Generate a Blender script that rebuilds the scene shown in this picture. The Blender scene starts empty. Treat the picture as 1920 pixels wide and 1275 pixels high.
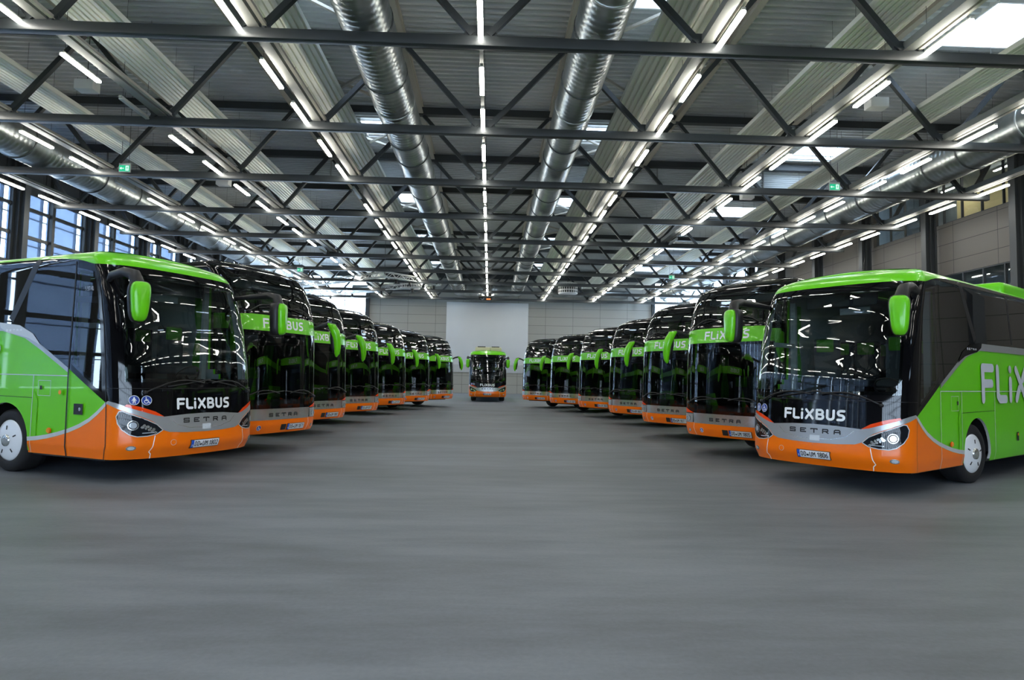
import bpy, bmesh, math, random
from mathutils import Vector, Matrix
random.seed(7)
PI = math.pi
C = bpy.context.scene.collection
SC = bpy.context.scene

# ------------------------------------------------------------------ camera, sky, exposure
F_PX, YAW, PITCH, ROLL, EYE = 1200.0, .034, .060, -.018, 1.63
def view_ray(a, b):
    c, s = math.cos(ROLL), math.sin(ROLL)
    x, u = a*c + b*s, -a*s + b*c
    c, s = math.cos(PITCH), math.sin(PITCH)
    y, z = c - u*s, s + u*c
    c, s = math.cos(YAW), math.sin(YAW)
    return Vector((x*c + y*s, -x*s + y*c, z))
fwd = view_ray(0, 0)
right = (view_ray(1, 0) - fwd).normalized()
up = (view_ray(0, 1) - fwd).normalized()
cam_data = bpy.data.cameras.new('camera')
cam = bpy.data.objects.new('camera', cam_data)
C.objects.link(cam)
cam.matrix_world = Matrix(((right.x, up.x, -fwd.x, 0), (right.y, up.y, -fwd.y, 0), (right.z, up.z, -fwd.z, EYE), (0, 0, 0, 1)))
cam_data.sensor_width = 36.0
cam_data.lens = F_PX/1920*36.0
cam_data.clip_start = .05; cam_data.clip_end = 400
SC.camera = cam

world = bpy.data.worlds.new('sky'); SC.world = world
world.use_nodes = True
wn = world.node_tree.nodes; wl = world.node_tree.links
bgn = wn['Background']
bgn.inputs['Color'].default_value = (.62, .79, 1.0, 1)
bgn.inputs['Strength'].default_value = 8.5
SC.view_settings.view_transform = 'Standard'
SC.view_settings.look = 'None'
SC.view_settings.exposure = 0.5
SC.view_settings.gamma = 1.0
LAMP_POWER = 31.0

# ------------------------------------------------------------------ materials
def mat(name, col, rough=.5, metal=0., spec=.5, emit=None, es=0., coat=0., bump=None):
    m = bpy.data.materials.new(name); m.use_nodes = True
    b = m.node_tree.nodes['Principled BSDF']
    b.inputs['Base Color'].default_value = (*col, 1)
    b.inputs['Roughness'].default_value = rough
    b.inputs['Metallic'].default_value = metal
    b.inputs['Specular IOR Level'].default_value = spec
    b.inputs['Coat Weight'].default_value = coat
    b.inputs['Coat Roughness'].default_value = .03
    if emit:
        b.inputs['Emission Color'].default_value = (*emit, 1); b.inputs['Emission Strength'].default_value = es
    if bump:
        n = m.node_tree.nodes; l = m.node_tree.links
        t = n.new('ShaderNodeTexNoise'); t.inputs['Scale'].default_value = bump[0]; t.inputs['Detail'].default_value = 4
        co = n.new('ShaderNodeTexCoord'); l.new(co.outputs['Object'], t.inputs['Vector'])
        bu = n.new('ShaderNodeBump'); bu.inputs['Strength'].default_value = bump[1]; bu.inputs['Distance'].default_value = .01
        l.new(t.outputs['Fac'], bu.inputs['Height']); l.new(bu.outputs['Normal'], b.inputs['Normal'])
    return m
def vary(m, c1, c2, scale, stretch=(1, 1, 1), lo=.35, hi=.65):
    """base colour wanders between two tones (wear, dust)"""
    n = m.node_tree.nodes; l = m.node_tree.links; b = n['Principled BSDF']
    co = n.new('ShaderNodeTexCoord'); mp = n.new('ShaderNodeMapping'); mp.inputs['Scale'].default_value = stretch
    t = n.new('ShaderNodeTexNoise'); t.inputs['Scale'].default_value = scale; t.inputs['Detail'].default_value = 6
    r = n.new('ShaderNodeValToRGB'); r.color_ramp.elements[0].position = lo; r.color_ramp.elements[1].position = hi
    r.color_ramp.elements[0].color = (*c1, 1); r.color_ramp.elements[1].color = (*c2, 1)
    l.new(co.outputs['Object'], mp.inputs['Vector']); l.new(mp.outputs['Vector'], t.inputs['Vector'])
    l.new(t.outputs['Fac'], r.inputs['Fac']); l.new(r.outputs['Color'], b.inputs['Base Color'])
    return m
M = {}
M['green'] = mat('green_paint', (.150, .640, .006), .3, spec=.35, coat=.3)
M['orange'] = mat('orange_paint', (1.0, .185, .0), .3, spec=.35, coat=.25)
M['black'] = mat('black_paint', (.004, .004, .005), .06, spec=.42)
M['tint'] = mat('tinted_side_glass', (.004, .005, .006), .015)
M['tint'].node_tree.nodes['Principled BSDF'].inputs['IOR'].default_value = 2.0
M['silver'] = mat('silver_panel', (.46, .47, .48), .30, metal=.55)
M['chrome'] = mat('brushed_chrome', (.70, .71, .69), .20, metal=.85)
M['swoosh'] = mat('silver_stripe', (.62, .64, .64), .35, metal=.2)
M['matblack'] = mat('black_plastic', (.012, .012, .013), .45)
M['rubber'] = mat('tyre_rubber', (.010, .010, .011), .75, bump=(60, .3))
M['white'] = mat('white_print', (.90, .92, .94), .4)
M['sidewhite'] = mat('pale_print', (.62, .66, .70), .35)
M['plate'] = mat('plate_white', (.78, .80, .82), .4)
M['euroblue'] = mat('plate_blue', (.01, .09, .55), .4)
M['blue'] = mat('sticker_blue', (.008, .045, .33), .35)
M['ink'] = mat('plate_ink', (.012, .012, .014), .5)
M['signal'] = mat('turn_signal_lens', (.95, .07, .006), .12, coat=.5)
M['amber'] = mat('amber_lens', (.95, .32, .01), .15, coat=.5)
M['lens'] = mat('headlight_cover', (.012, .014, .018), .04, spec=.35)
M['bulb'] = mat('projector_glass', (.70, .78, .86), .08, metal=.4)
M['hubcap'] = mat('white_hubcap', (.82, .84, .86), .3, coat=.3)
M['seat'] = mat('seat_fabric', (.030, .038, .048), .9)
M['seatgreen'] = mat('green_headrest', (.05, .20, .015), .9)
M['curtain'] = mat('green_curtain', (.035, .17, .012), .9)
M['trim'] = mat('grey_cab_trim', (.22, .25, .26), .6)
M['dash'] = mat('dashboard', (.014, .015, .017), .6)
M['cream'] = mat('cream_roof_unit', (.66, .60, .42), .5)
M['steel'] = mat('dark_painted_steel', (.036, .041, .043), .42)
M['column'] = mat('dark_column_paint', (.050, .055, .058), .5)
M['purlin'] = mat('cream_steel', (.40, .37, .31), .55)
M['rail'] = mat('pale_channel', (.26, .26, .24), .5)
M['deck'] = vary(mat('corrugated_deck', (.6, .62, .61), .5), (.45, .47, .47), (.54, .56, .56), .35)
M['panel'] = vary(mat('radiant_panel', (.60, .60, .50), .40), (.84, .84, .73), (.90, .89, .79), .5)
M['duct'] = vary(mat('galvanised_duct', (.42, .44, .43), .30, metal=.9, bump=(3, .15)), (.30, .33, .32), (.48, .50, .49), 1.2)
M['joint'] = mat('duct_joint', (.10, .11, .11), .5, metal=.5)
M['paleband'] = mat('duct_band', (.55, .57, .56), .3, metal=.7)
M['tube'] = mat('lit_tube', (1, 1, 1), .5, emit=(1.0, .975, .89), es=LAMP_POWER)
M['tubeoff'] = mat('unlit_tube', (.55, .56, .55), .4)
M['lampbody'] = mat('lamp_housing', (.55, .56, .52), .4)
M['wire'] = mat('wire', (.05, .05, .05), .6)
M['exit'] = mat('exit_green', (.005, .30, .14), .4, emit=(.01, .55, .28), es=.55)
M['exitwhite'] = mat('exit_white', (.8, .9, .85), .4, emit=(.8, 1, .9), es=.6)
M['board'] = vary(mat('projection_board', (.62, .63, .63), .7), (.58, .59, .60), (.66, .67, .67), .12)
M['board2'] = mat('board_lower_band', (.44, .45, .46), .7)
M['skirt'] = mat('skylight_upstand', (.80, .80, .78), .6)
M['boxwhite'] = mat('white_box', (.62, .62, .60), .5)
M['alu'] = mat('aluminium_truss', (.62, .63, .61), .4, metal=.3)
M['frame'] = mat('window_frame', (.055, .062, .068), .45)
M['rollo'] = None
M['redled'] = mat('orange_lamp', (.8, .2, .05), .4, emit=(1, .25, .05), es=.8)
M['warm'] = mat('lit_room_wall', (.75, .62, .30), .8)
M['office'] = mat('office_wall', (.25, .28, .28), .8)
M['headglow'] = mat('projector_lit', (.8, .85, .9), .2, emit=(.85, .92, 1), es=1.3)

def glass_mat(name, tint, refl_ior=1.5, rough=.0, refl=(1, 1, 1)):
    m = bpy.data.materials.new(name); m.use_nodes = True
    n = m.node_tree.nodes; l = m.node_tree.links
    n.remove(n['Principled BSDF'])
    tr = n.new('ShaderNodeBsdfTransparent'); tr.inputs['Color'].default_value = (*tint, 1)
    gl = n.new('ShaderNodeBsdfGlossy'); gl.inputs['Roughness'].default_value = rough; gl.inputs['Color'].default_value = (*refl, 1)
    fr = n.new('ShaderNodeFresnel')
    # a thin pane reflects alike from both of its faces
    ge = n.new('ShaderNodeNewGeometry'); ma = n.new('ShaderNodeMath'); ma.operation = 'MULTIPLY_ADD'; ma.inputs[1].default_value = 1/refl_ior-refl_ior; ma.inputs[2].default_value = refl_ior
    l.new(ge.outputs['Backfacing'], ma.inputs[0]); l.new(ma.outputs[0], fr.inputs['IOR'])
    mx = n.new('ShaderNodeMixShader')
    l.new(fr.outputs['Fac'], mx.inputs['Fac']); l.new(tr.outputs['BSDF'], mx.inputs[1]); l.new(gl.outputs['BSDF'], mx.inputs[2])
    l.new(mx.outputs['Shader'], n['Material Output'].inputs['Surface'])
    return m
M['darkscreen'] = glass_mat('dark_windscreen_glass', (.36, .42, .41), 1.9)
M['windscreen'] = glass_mat('windscreen_glass', (.66, .74, .72), 1.6)
M['doorglass'] = glass_mat('side_cab_glass', (.38, .43, .44), 1.9)
M['pane'] = glass_mat('hall_window_glass', (.92, .95, .97), 1.45)
M['skypane'] = glass_mat('skylight_glass', (.97, .98, 1.0), 1.3)

def blind_mat():
    m = bpy.data.materials.new('sun_screen_fabric'); m.use_nodes = True
    n = m.node_tree.nodes; l = m.node_tree.links
    n.remove(n['Principled BSDF'])
    tr = n.new('ShaderNodeBsdfTransparent'); tr.inputs['Color'].default_value = (.80, .88, 1, 1)
    df = n.new('ShaderNodeBsdfDiffuse'); df.inputs['Color'].default_value = (.10, .12, .15, 1)
    tl = n.new('ShaderNodeBsdfTranslucent'); tl.inputs['Color'].default_value = (.13, .16, .21, 1)
    m1 = n.new('ShaderNodeMixShader'); m1.inputs['Fac'].default_value = .5
    m2 = n.new('ShaderNodeMixShader'); m2.inputs['Fac'].default_value = .25
    l.new(df.outputs['BSDF'], m1.inputs[1]); l.new(tl.outputs['BSDF'], m1.inputs[2])
    l.new(m1.outputs['Shader'], m2.inputs[1]); l.new(tr.outputs['BSDF'], m2.inputs[2])
    l.new(m2.outputs['Shader'], n['Material Output'].inputs['Surface'])
    return m
M['blind'] = blind_mat()

def floor_mat():
    m = mat('worn_asphalt_floor', (.13, .13, .125), .5, spec=.34)
    n = m.node_tree.nodes; l = m.node_tree.links; b = n['Principled BSDF']
    co = n.new('ShaderNodeTexCoord')
    def noise(scale, st, det=6):
        mp = n.new('ShaderNodeMapping'); mp.inputs['Scale'].default_value = st
        t = n.new('ShaderNodeTexNoise'); t.inputs['Scale'].default_value = scale; t.inputs['Detail'].default_value = det
        t.inputs['Roughness'].default_value = .62
        l.new(co.outputs['Object'], mp.inputs['Vector']); l.new(mp.outputs['Vector'], t.inputs['Vector'])
        return t.outputs['Fac']
    big = noise(.34, (.45, 1.5, 1)); mid = noise(1.5, (.35, 1.7, 1)); fine = noise(26, (1, 1, 1), 3)
    def mth(op, a, b_, v=None):
        k = n.new('ShaderNodeMath'); k.operation = op
        l.new(a, k.inputs[0])
        if b_ is not None: l.new(b_, k.inputs[1])
        else: k.inputs[1].default_value = v
        return k.outputs[0]
    s = mth('ADD', mth('MULTIPLY', big, None, .55), mth('MULTIPLY', mid, None, .33))
    s = mth('ADD', s, mth('MULTIPLY', fine, None, .12))
    r = n.new('ShaderNodeValToRGB'); r.color_ramp.elements[0].position = .38; r.color_ramp.elements[1].position = .62
    r.color_ramp.elements[0].color = (.100, .112, .125, 1); r.color_ramp.elements[1].color = (.215, .235, .265, 1)
    l.new(s, r.inputs['Fac']); l.new(r.outputs['Color'], b.inputs['Base Color'])
    r2 = n.new('ShaderNodeMapRange'); r2.inputs['From Min'].default_value = .3; r2.inputs['From Max'].default_value = .7
    r2.inputs['To Min'].default_value = .46; r2.inputs['To Max'].default_value = .64
    l.new(s, r2.inputs['Value']); l.new(r2.outputs['Result'], b.inputs['Roughness'])
    bu = n.new('ShaderNodeBump'); bu.inputs['Strength'].default_value = .12; bu.inputs['Distance'].default_value = .01
    l.new(fine, bu.inputs['Height']); l.new(bu.outputs['Normal'], b.inputs['Normal'])
    return m
M['floor'] = floor_mat()

def tile_wall(name, col, groove, w, h, axis):
    """large facing panels with thin dark joints; axis = world axis running along the wall"""
    m = mat(name, col, .55, spec=.35)
    n = m.node_tree.nodes; l = m.node_tree.links; b = n['Principled BSDF']
    co = n.new('ShaderNodeTexCoord'); sx = n.new('ShaderNodeSeparateXYZ'); l.new(co.outputs['Object'], sx.inputs['Vector'])
    cb = n.new('ShaderNodeCombineXYZ'); l.new(sx.outputs[axis], cb.inputs['X']); l.new(sx.outputs['Z'], cb.inputs['Y'])
    br = n.new('ShaderNodeTexBrick'); br.offset = 0; br.inputs['Scale'].default_value = 1
    br.inputs['Brick Width'].default_value = w; br.inputs['Row Height'].default_value = h
    br.inputs['Mortar Size'].default_value = .014; br.inputs['Mortar Smooth'].default_value = 0
    br.inputs['Color1'].default_value = (*col, 1); br.inputs['Color2'].default_value = (*[c*.95 for c in col], 1)
    br.inputs['Mortar'].default_value = (*groove, 1)
    l.new(cb.outputs['Vector'], br.inputs['Vector']); l.new(br.outputs['Color'], b.inputs['Base Color'])
    return m
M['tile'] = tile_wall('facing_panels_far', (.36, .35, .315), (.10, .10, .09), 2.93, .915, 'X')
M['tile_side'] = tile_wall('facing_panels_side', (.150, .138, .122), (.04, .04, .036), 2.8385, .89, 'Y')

# ------------------------------------------------------------------ mesh helpers
class MB:
    def __init__(s): s.v = []; s.f = []; s.m = []; s.mats = []; s.sm = []
    def mi(s, m):
        if m not in s.mats: s.mats.append(m)
        return s.mats.index(m)
    def add(s, vs, fs, m, smooth=False):
        b = len(s.v); s.v += [tuple(v) for v in vs]; k = s.mi(m)
        for f in fs: s.f.append([i + b for i in f]); s.m.append(k); s.sm.append(smooth)
    def box(s, lo, hi, m, rot=None, at=(0, 0, 0), bev=0):
        x0, y0, z0 = lo; x1, y1, z1 = hi
        if bev:
            bm = bmesh.new(); bmesh.ops.create_cube(bm, size=1)
            for v in bm.verts: v.co = Vector(((x0+x1)/2 + v.co.x*(x1-x0), (y0+y1)/2 + v.co.y*(y1-y0), (z0+z1)/2 + v.co.z*(z1-z0)))
            bmesh.ops.bevel(bm, geom=bm.edges[:], offset=bev, segments=2, affect='EDGES', profile=.6)
            bm.verts.index_update()
            vs = [v.co.copy() for v in bm.verts]; fs = [[v.index for v in f.verts] for f in bm.faces]; bm.free()
            if rot: vs = [rot @ v + Vector(at) for v in vs]
            s.add(vs, fs, m, True); return
        vs = [(x, y, z) for z in (z0, z1) for y in (y0, y1) for x in (x0, x1)]
        if rot: vs = [rot @ Vector(v) + Vector(at) for v in vs]
        s.add(vs, [(0, 2, 3, 1), (4, 5, 7, 6), (0, 1, 5, 4), (2, 6, 7, 3), (0, 4, 6, 2), (1, 3, 7, 5)], m)
    def bar(s, a, b, w, h, m, upv=(0, 0, 1)):
        a = Vector(a); b = Vector(b); d = (b-a).normalized(); u = Vector(upv)
        sd = d.cross(u)
        if sd.length < 1e-4: sd = d.cross(Vector((1, 0, 0)))
        sd.normalize(); u = sd.cross(d)
        vs = []
        for p in (a, b):
            for i, j in ((-1, -1), (1, -1), (1, 1), (-1, 1)): vs.append(p + sd*i*w/2 + u*j*h/2)
        s.add(vs, [(3, 2, 1, 0), (4, 5, 6, 7), (0, 1, 5, 4), (1, 2, 6, 5), (2, 3, 7, 6), (3, 0, 4, 7)], m)
    def tube(s, pts, r, m, seg=8, caps=True, sx=1.0, flat=None):
        pts = [Vector(p) for p in pts]; rs = r if isinstance(r, (list, tuple)) else [r]*len(pts)
        b = []; prev = None
        for i, p in enumerate(pts):
            d = (pts[min(i+1, len(pts)-1)] - pts[max(i-1, 0)]).normalized()
            if prev is None:
                u = Vector((0, 0, 1)) if abs(d.z) < .9 else Vector((1, 0, 0))
            else: u = prev
            sd = d.cross(u).normalized(); u = sd.cross(d).normalized(); prev = u
            for k in range(seg):
                a = 2*PI*k/seg
                b.append(p + (sd*math.cos(a)*sx + u*math.sin(a))*rs[i])
        fs = []
        for i in range(len(pts)-1):
            for k in range(seg):
                q = (k+1) % seg
                fs.append((i*seg+k, i*seg+q, (i+1)*seg+q, (i+1)*seg+k))
        if caps: fs.append(tuple(range(seg))[::-1]); fs.append(tuple(range((len(pts)-1)*seg, len(pts)*seg)))
        s.add(b, fs, m, True)
    def lathe(s, prof, m, seg=32, axis='Y', at=(0, 0, 0)):
        """prof: (radius, along axis)"""
        vs = []
        for r, h in prof:
            for k in range(seg):
                a = 2*PI*k/seg
                c, d = r*math.cos(a), r*math.sin(a)
                v = (c, h, d) if axis == 'Y' else ((c, d, h) if axis == 'Z' else (h, c, d))
                vs.append((v[0]+at[0], v[1]+at[1], v[2]+at[2]))
        fs = []
        for i in range(len(prof)-1):
            for k in range(seg):
                q = (k+1) % seg
                fs.append((i*seg+k, (i+1)*seg+k, (i+1)*seg+q, i*seg+q))
        s.add(vs, fs, m, True)
    def build(s, name, parent=None, mats=None, link=True, normals=True):
        me = bpy.data.meshes.new(name)
        me.from_pydata([tuple(v) for v in s.v], [], s.f)
        for k in s.mats: me.materials.append(M[k])
        me.polygons.foreach_set('material_index', s.m)
        me.polygons.foreach_set('use_smooth', s.sm)
        me.update()
        if normals:
            bm = bmesh.new(); bm.from_mesh(me)
            bmesh.ops.recalc_face_normals(bm, faces=bm.faces[:])
            bm.to_mesh(me); bm.free()
        o = bpy.data.objects.new(name, me); C.objects.link(o)
        if parent: o.parent = parent
        return o
def tag(o, label=None, cat=None, group=None, kind=None):
    if label: o['label'] = label
    if cat: o['category'] = cat
    if group: o['group'] = group
    if kind: o['kind'] = kind
    return o
def empty(name, loc=(0, 0, 0), rz=0.):
    o = bpy.data.objects.new(name, None); C.objects.link(o); o.location = loc; o.rotation_euler = (0, 0, rz)
    o.empty_display_size = .3
    return o
def children_of():
    d = {}
    for o in bpy.data.objects:
        if o.parent: d.setdefault(o.parent.name, []).append(o)
    return d
def copy_tree(o, parent=None, kids=None):
    kids = kids if kids is not None else children_of()
    c = o.copy(); C.objects.link(c)
    if parent: c.parent = parent
    for ch in kids.get(o.name, []): copy_tree(ch, c, kids)
    return c
def struct(mb, name, parent=None):
    o = mb.build(name, parent)
    if not parent: o['kind'] = 'structure'
    return o

# ================================================================== THE HALL
BAY = 5.677
def TY(n): return 15.19 + BAY*(n-1)
Y0, Y1 = -13.2, 68.0
XL, XR = -24.3, 23.3
ROOF = 13.1
NODES = [-20.9, -15.95, -10.85, -5.85, -.38, 5.2, 10.3, 15.4, 20.5]
LAMPX = [-21.45, -16.38, -11.29, -6.15, -.377, 5.47, 10.675, 15.825, 20.956]
NT0, NT1 = -3, 10
ORD = ['zeroth', 'first', 'second', 'third', 'fourth', 'fifth', 'sixth', 'seventh', 'eighth', 'ninth', 'tenth', 'eleventh', 'twelfth',
       'thirteenth', 'fourteenth', 'fifteenth', 'sixteenth', 'seventeenth', 'eighteenth', 'nineteenth', 'twentieth', 'twenty-first', 'twenty-second']

b = MB(); b.add([(XL-.6, Y0-14, 0), (XR+.6, Y0-14, 0), (XR+.6, Y1+.5, 0), (XL-.6, Y1+.5, 0), (XL-.6, Y0-14, -.3), (XR+.6, Y0-14, -.3), (XR+.6, Y1+.5, -.3), (XL-.6, Y1+.5, -.3)],
               [(0, 1, 2, 3), (7, 6, 5, 4), (0, 4, 5, 1), (1, 5, 6, 2), (2, 6, 7, 3), (3, 7, 4, 0)], 'floor')
struct(b, 'floor')

# ---- skylights (openings in the deck)
SKY = []
for k in range(-2, 5):
    yc = 28.5 + 11.354*k
    SKY.append((-6.0, -4.1, yc-.1, yc+1.5, k)); SKY.append((4.2, 6.0, yc-.1, yc+1.5, k))
    SKY.append((14.9, 17.4, yc+.9, yc+3.0, k))
# ---- corrugated roof deck, ribs run across the hall
b = MB(); pitch = .32
y = Y0
while y < Y1:
    ya, yb, yc, yd, ye = y, y+.12, y+.16, y+.28, y+.32
    cuts = sorted([(s[0], s[1]) for s in SKY if s[2] < ye and s[3] > ya])
    xs = [XL-.3]
    for a, c in cuts: xs += [a, c]
    xs.append(XR+.3)
    for i in range(0, len(xs), 2):
        xa, xb = xs[i], xs[i+1]
        vs = []
        for yy, zz in ((ya, ROOF), (yb, ROOF), (yc, ROOF+.13), (yd, ROOF+.13), (ye, ROOF)): vs += [(xa, yy, zz), (xb, yy, zz)]
        vs += [(xa, ya, ROOF+.20), (xb, ya, ROOF+.20), (xa, ye, ROOF+.20), (xb, ye, ROOF+.20)]
        b.add(vs, [(0, 1, 3, 2), (2, 3, 5, 4), (4, 5, 7, 6), (6, 7, 9, 8), (10, 12, 13, 11)], 'deck')
    y += pitch
struct(b, 'ceiling')
def place_words(x, k):
    side = 'right of the centre row' if 0 < x < 8 else ('left of the centre row' if x < 0 else 'in the right part of the roof')
    return side
for (xa, xb, ya, yb, k) in SKY:
    t = empty('window_%d' % (200+len([o for o in bpy.data.objects if o.name.startswith('window_2')])), ((xa+xb)/2, (ya+yb)/2, ROOF)); t['kind'] = 'structure'
    w, d = (xb-xa)/2, (yb-ya)/2 + .16
    m = MB()
    for lo, hi in (((-w-.06, -d, -.08), (-w, d, .26)), ((w, -d, -.08), (w+.06, d, .26)), ((-w, -d-.06, -.08), (w, -d, .26)), ((-w, d, -.08), (w, d+.06, .26))): m.box(lo, hi, 'skirt')
    m.build('upstand', t)
    m = MB(); m.box((-w-.05, -d-.05, .26), (w+.05, d+.05, .28), 'skypane'); m.build('pane', t)

# ---- far wall
b = MB(); b.box((-12.9, Y1, 0), (17.3, Y1+.35, 12.2), 'tile'); b.box((XL-.5, Y1, 0), (-12.9, Y1+.35, 4.4), 'tile'); b.box((17.3, Y1, 0), (XR+.5, Y1+.35, 4.4), 'tile')
b.box((XL-.5, Y1, 12.2), (XR+.5, Y1+.35, ROOF+.3), 'steel')
struct(b, 'wall_back')
def window(name, x0, x1, z0, z1, yy, nx, nz, axis='X', pane='pane', depth=.12):
    """a glazed opening: pane, frame; axis = wall direction; yy = the fixed coordinate"""
    t = empty(name, (x0, yy, z0) if axis == 'X' else (yy, x0, z0)); t['kind'] = 'structure'
    W, H = x1-x0, z1-z0
    def bx(m, a0, c0, a1, c1, t0, t1, mt):
        if axis == 'X': m.box((a0, t0, c0), (a1, t1, c1), mt)
        else: m.box((t0, a0, c0), (t1, a1, c1), mt)
    m = MB(); bx(m, 0, 0, W, H, .02, .035, pane); m.build('pane', t)
    m = MB(); q = .05
    bx(m, 0, 0, q, H, -depth/2, depth/2, 'frame'); bx(m, W-q, 0, W, H, -depth/2, depth/2, 'frame')
    bx(m, q, 0, W-q, q, -depth/2, depth/2, 'frame'); bx(m, q, H-q, W-q, H, -depth/2, depth/2, 'frame')
    for i in range(1, nx): bx(m, W*i/nx-q/2, q, W*i/nx+q/2, H-q, -depth/2, depth/2, 'frame')
    for j in range(1, nz): bx(m, q, H*j/nz-q/2, W-q, H*j/nz+q/2, -depth/2+.01, depth/2-.01, 'frame')
    m.build('window_frame', t)
    return t
window('window_1', -23.3, -12.9, 4.4, 12.2, Y1+.15, 4, 6)
window('window_2', 17.3, 23.0, 4.4, 12.2, Y1+.15, 2, 6)
b = MB(); b.box((XL-.5, Y1, 4.4), (-23.3, Y1+.35, 12.2), 'steel'); b.box((23.0, Y1, 4.4), (XR+.5, Y1+.35, 12.2), 'steel')
b.box((-13.25, Y1-.25, 0), (-12.85, Y1, 12.2), 'steel'); b.box((17.25, Y1-.25, 0), (17.6, Y1, 12.2), 'steel')
struct(b, 'trim_1')
# projection board
t = empty('projection_board', (-.35, Y1-.03, 2.2)); tag(t, 'big pale grey projection board on the far wall behind the lone coach', 'board')
b = MB(); b.box((-4.35, -.07, .8), (4.35, 0, 7.45), 'board', bev=.02); b.build('board_panel', t)
b = MB(); b.box((-4.35, -.05, 0), (4.35, 0, .8), 'board2'); b.build('lower_band', t)

# ---- left wall: glazed facade with sun screens
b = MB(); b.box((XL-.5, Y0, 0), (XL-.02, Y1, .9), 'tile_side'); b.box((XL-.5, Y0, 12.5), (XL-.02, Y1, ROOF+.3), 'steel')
for n in range(-4, 11):
    for h in (0, 1):
        yy = TY(n) + h*BAY/2
        if yy > Y1 or yy < Y0: continue
        b.box((XL-.02, yy+.38, .9), (XL+.24, yy+.60, 12.5), 'steel')
for zz in (2.6, 4.1, 5.6, 7.07, 8.53, 10.0, 11.4): b.box((XL-.02, Y0, zz-.09), (XL+.12, Y1, zz+.09), 'steel')
struct(b, 'wall_left')
wi = 3
for n in range(-4, 11):
    for h in (0, 1):
        ya = TY(n) + h*BAY/2; yb = ya + BAY/2
        if ya < Y0 or yb > Y1+.1: continue
        t = window('window_%d' % wi, ya, yb, .9, 12.5, XL-.12, 1, 8, axis='Y'); wi += 1
        if ya < 60:
            m = MB(); m.box((.10, .27, .1), (.105, BAY/2-.02, 9.9), 'blind'); m.build('sun_screen', t)
            m = MB(); m.box((.06, .05, 9.9), (.16, BAY/2-.05, 11.5), 'frame'); m.build('screen_box', t)
# ---- right wall: facing panels, upper and lower window bands
b = MB()
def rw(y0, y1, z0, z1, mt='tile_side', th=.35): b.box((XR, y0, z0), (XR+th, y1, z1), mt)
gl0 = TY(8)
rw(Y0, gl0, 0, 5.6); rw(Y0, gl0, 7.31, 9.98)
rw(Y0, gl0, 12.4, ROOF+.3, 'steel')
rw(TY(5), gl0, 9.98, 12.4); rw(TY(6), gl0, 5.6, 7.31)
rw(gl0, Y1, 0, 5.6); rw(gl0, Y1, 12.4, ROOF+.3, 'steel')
struct(b, 'wall_right')
for n in range(-4, 5):
    ya, yb = TY(n)+.25, TY(n+1)-.25
    if ya < Y0: continue
    window('window_%d' % wi, ya, yb, 9.98, 12.4, XR+.1, 4, 1, axis='Y'); wi += 1
for n in range(-4, 6):
    ya, yb = TY(n)+.25, TY(n+1)-.25
    if ya < Y0: continue
    window('window_%d' % wi, ya, yb, 5.6, 7.31, XR+.1, 4, 1, axis='Y'); wi += 1
for n in range(8, 11):
    ya, yb = TY(n), min(TY(n+1), Y1)
    if yb-ya < 1: continue
    window('window_%d' % wi, ya, yb, 5.6, 12.4, XR+.1, 2, 5, axis='Y'); wi += 1
# rooms behind the right-hand windows
b = MB()
for n in range(-4, 6):
    ya, yb = TY(n), TY(n+1)
    if ya < Y0: continue
    b.box((XR+2.6, ya, 5.4), (XR+2.7, yb, 12.6), 'office')
b.box((XR+.35, Y0, 12.45), (XR+2.7, TY(6), 12.6), 'office'); b.box((XR+.35, Y0, 9.0), (XR+2.7, TY(6), 9.15), 'office'); b.box((XR+.35, Y0, 5.4), (XR+2.7, TY(6), 5.55), 'office')
b.box((XR+2.50, TY(3)+1.5, 9.2), (XR+2.59, TY(4)+2.0, 12.4), 'warm')
struct(b, 'wall_gallery')
for q, (yy, zz) in enumerate(((TY(3)+3.2, 12.3), (TY(4)+1.2, 12.3), (TY(3)+1.0, 8.85))):
    m = MB(); m.box((-.06, -.6, .03), (.06, .6, .10), 'lampbody'); m.box((-.05, -.58, 0), (.05, .58, .03), 'tube')
    o = m.build('room_lamp'); o.location = (XR+1.5, yy, zz)
    tag(o, 'lit ceiling lamp inside the gallery room behind the right-hand %s windows, %s' % (('upper', 'nearer'), ('upper', 'farther'), ('lower', 'nearer'))[q], 'lamp')
# rear wall above the open gate behind the camera
b = MB(); b.box((XL-.5, Y0-.35, 6.6), (XR+.5, Y0, ROOF+.3), 'steel'); b.box((XL-.5, Y0-.35, 0), (-9.0, Y0, 6.6), 'steel'); b.box((9.0, Y0-.35, 0), (XR+.5, Y0, 6.6), 'steel')
x = -9.0
while x < 9.0:
    b.box((x-.16, Y0-.30, 0), (x+.16, Y0-.05, 6.6), 'steel'); x += 1.625
for zz in (1.1, 2.5, 3.9, 5.3): b.box((-9.0, Y0-.25, zz-.07), (9.0, Y0-.1, zz+.07), 'steel')
struct(b, 'wall_front')

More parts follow.
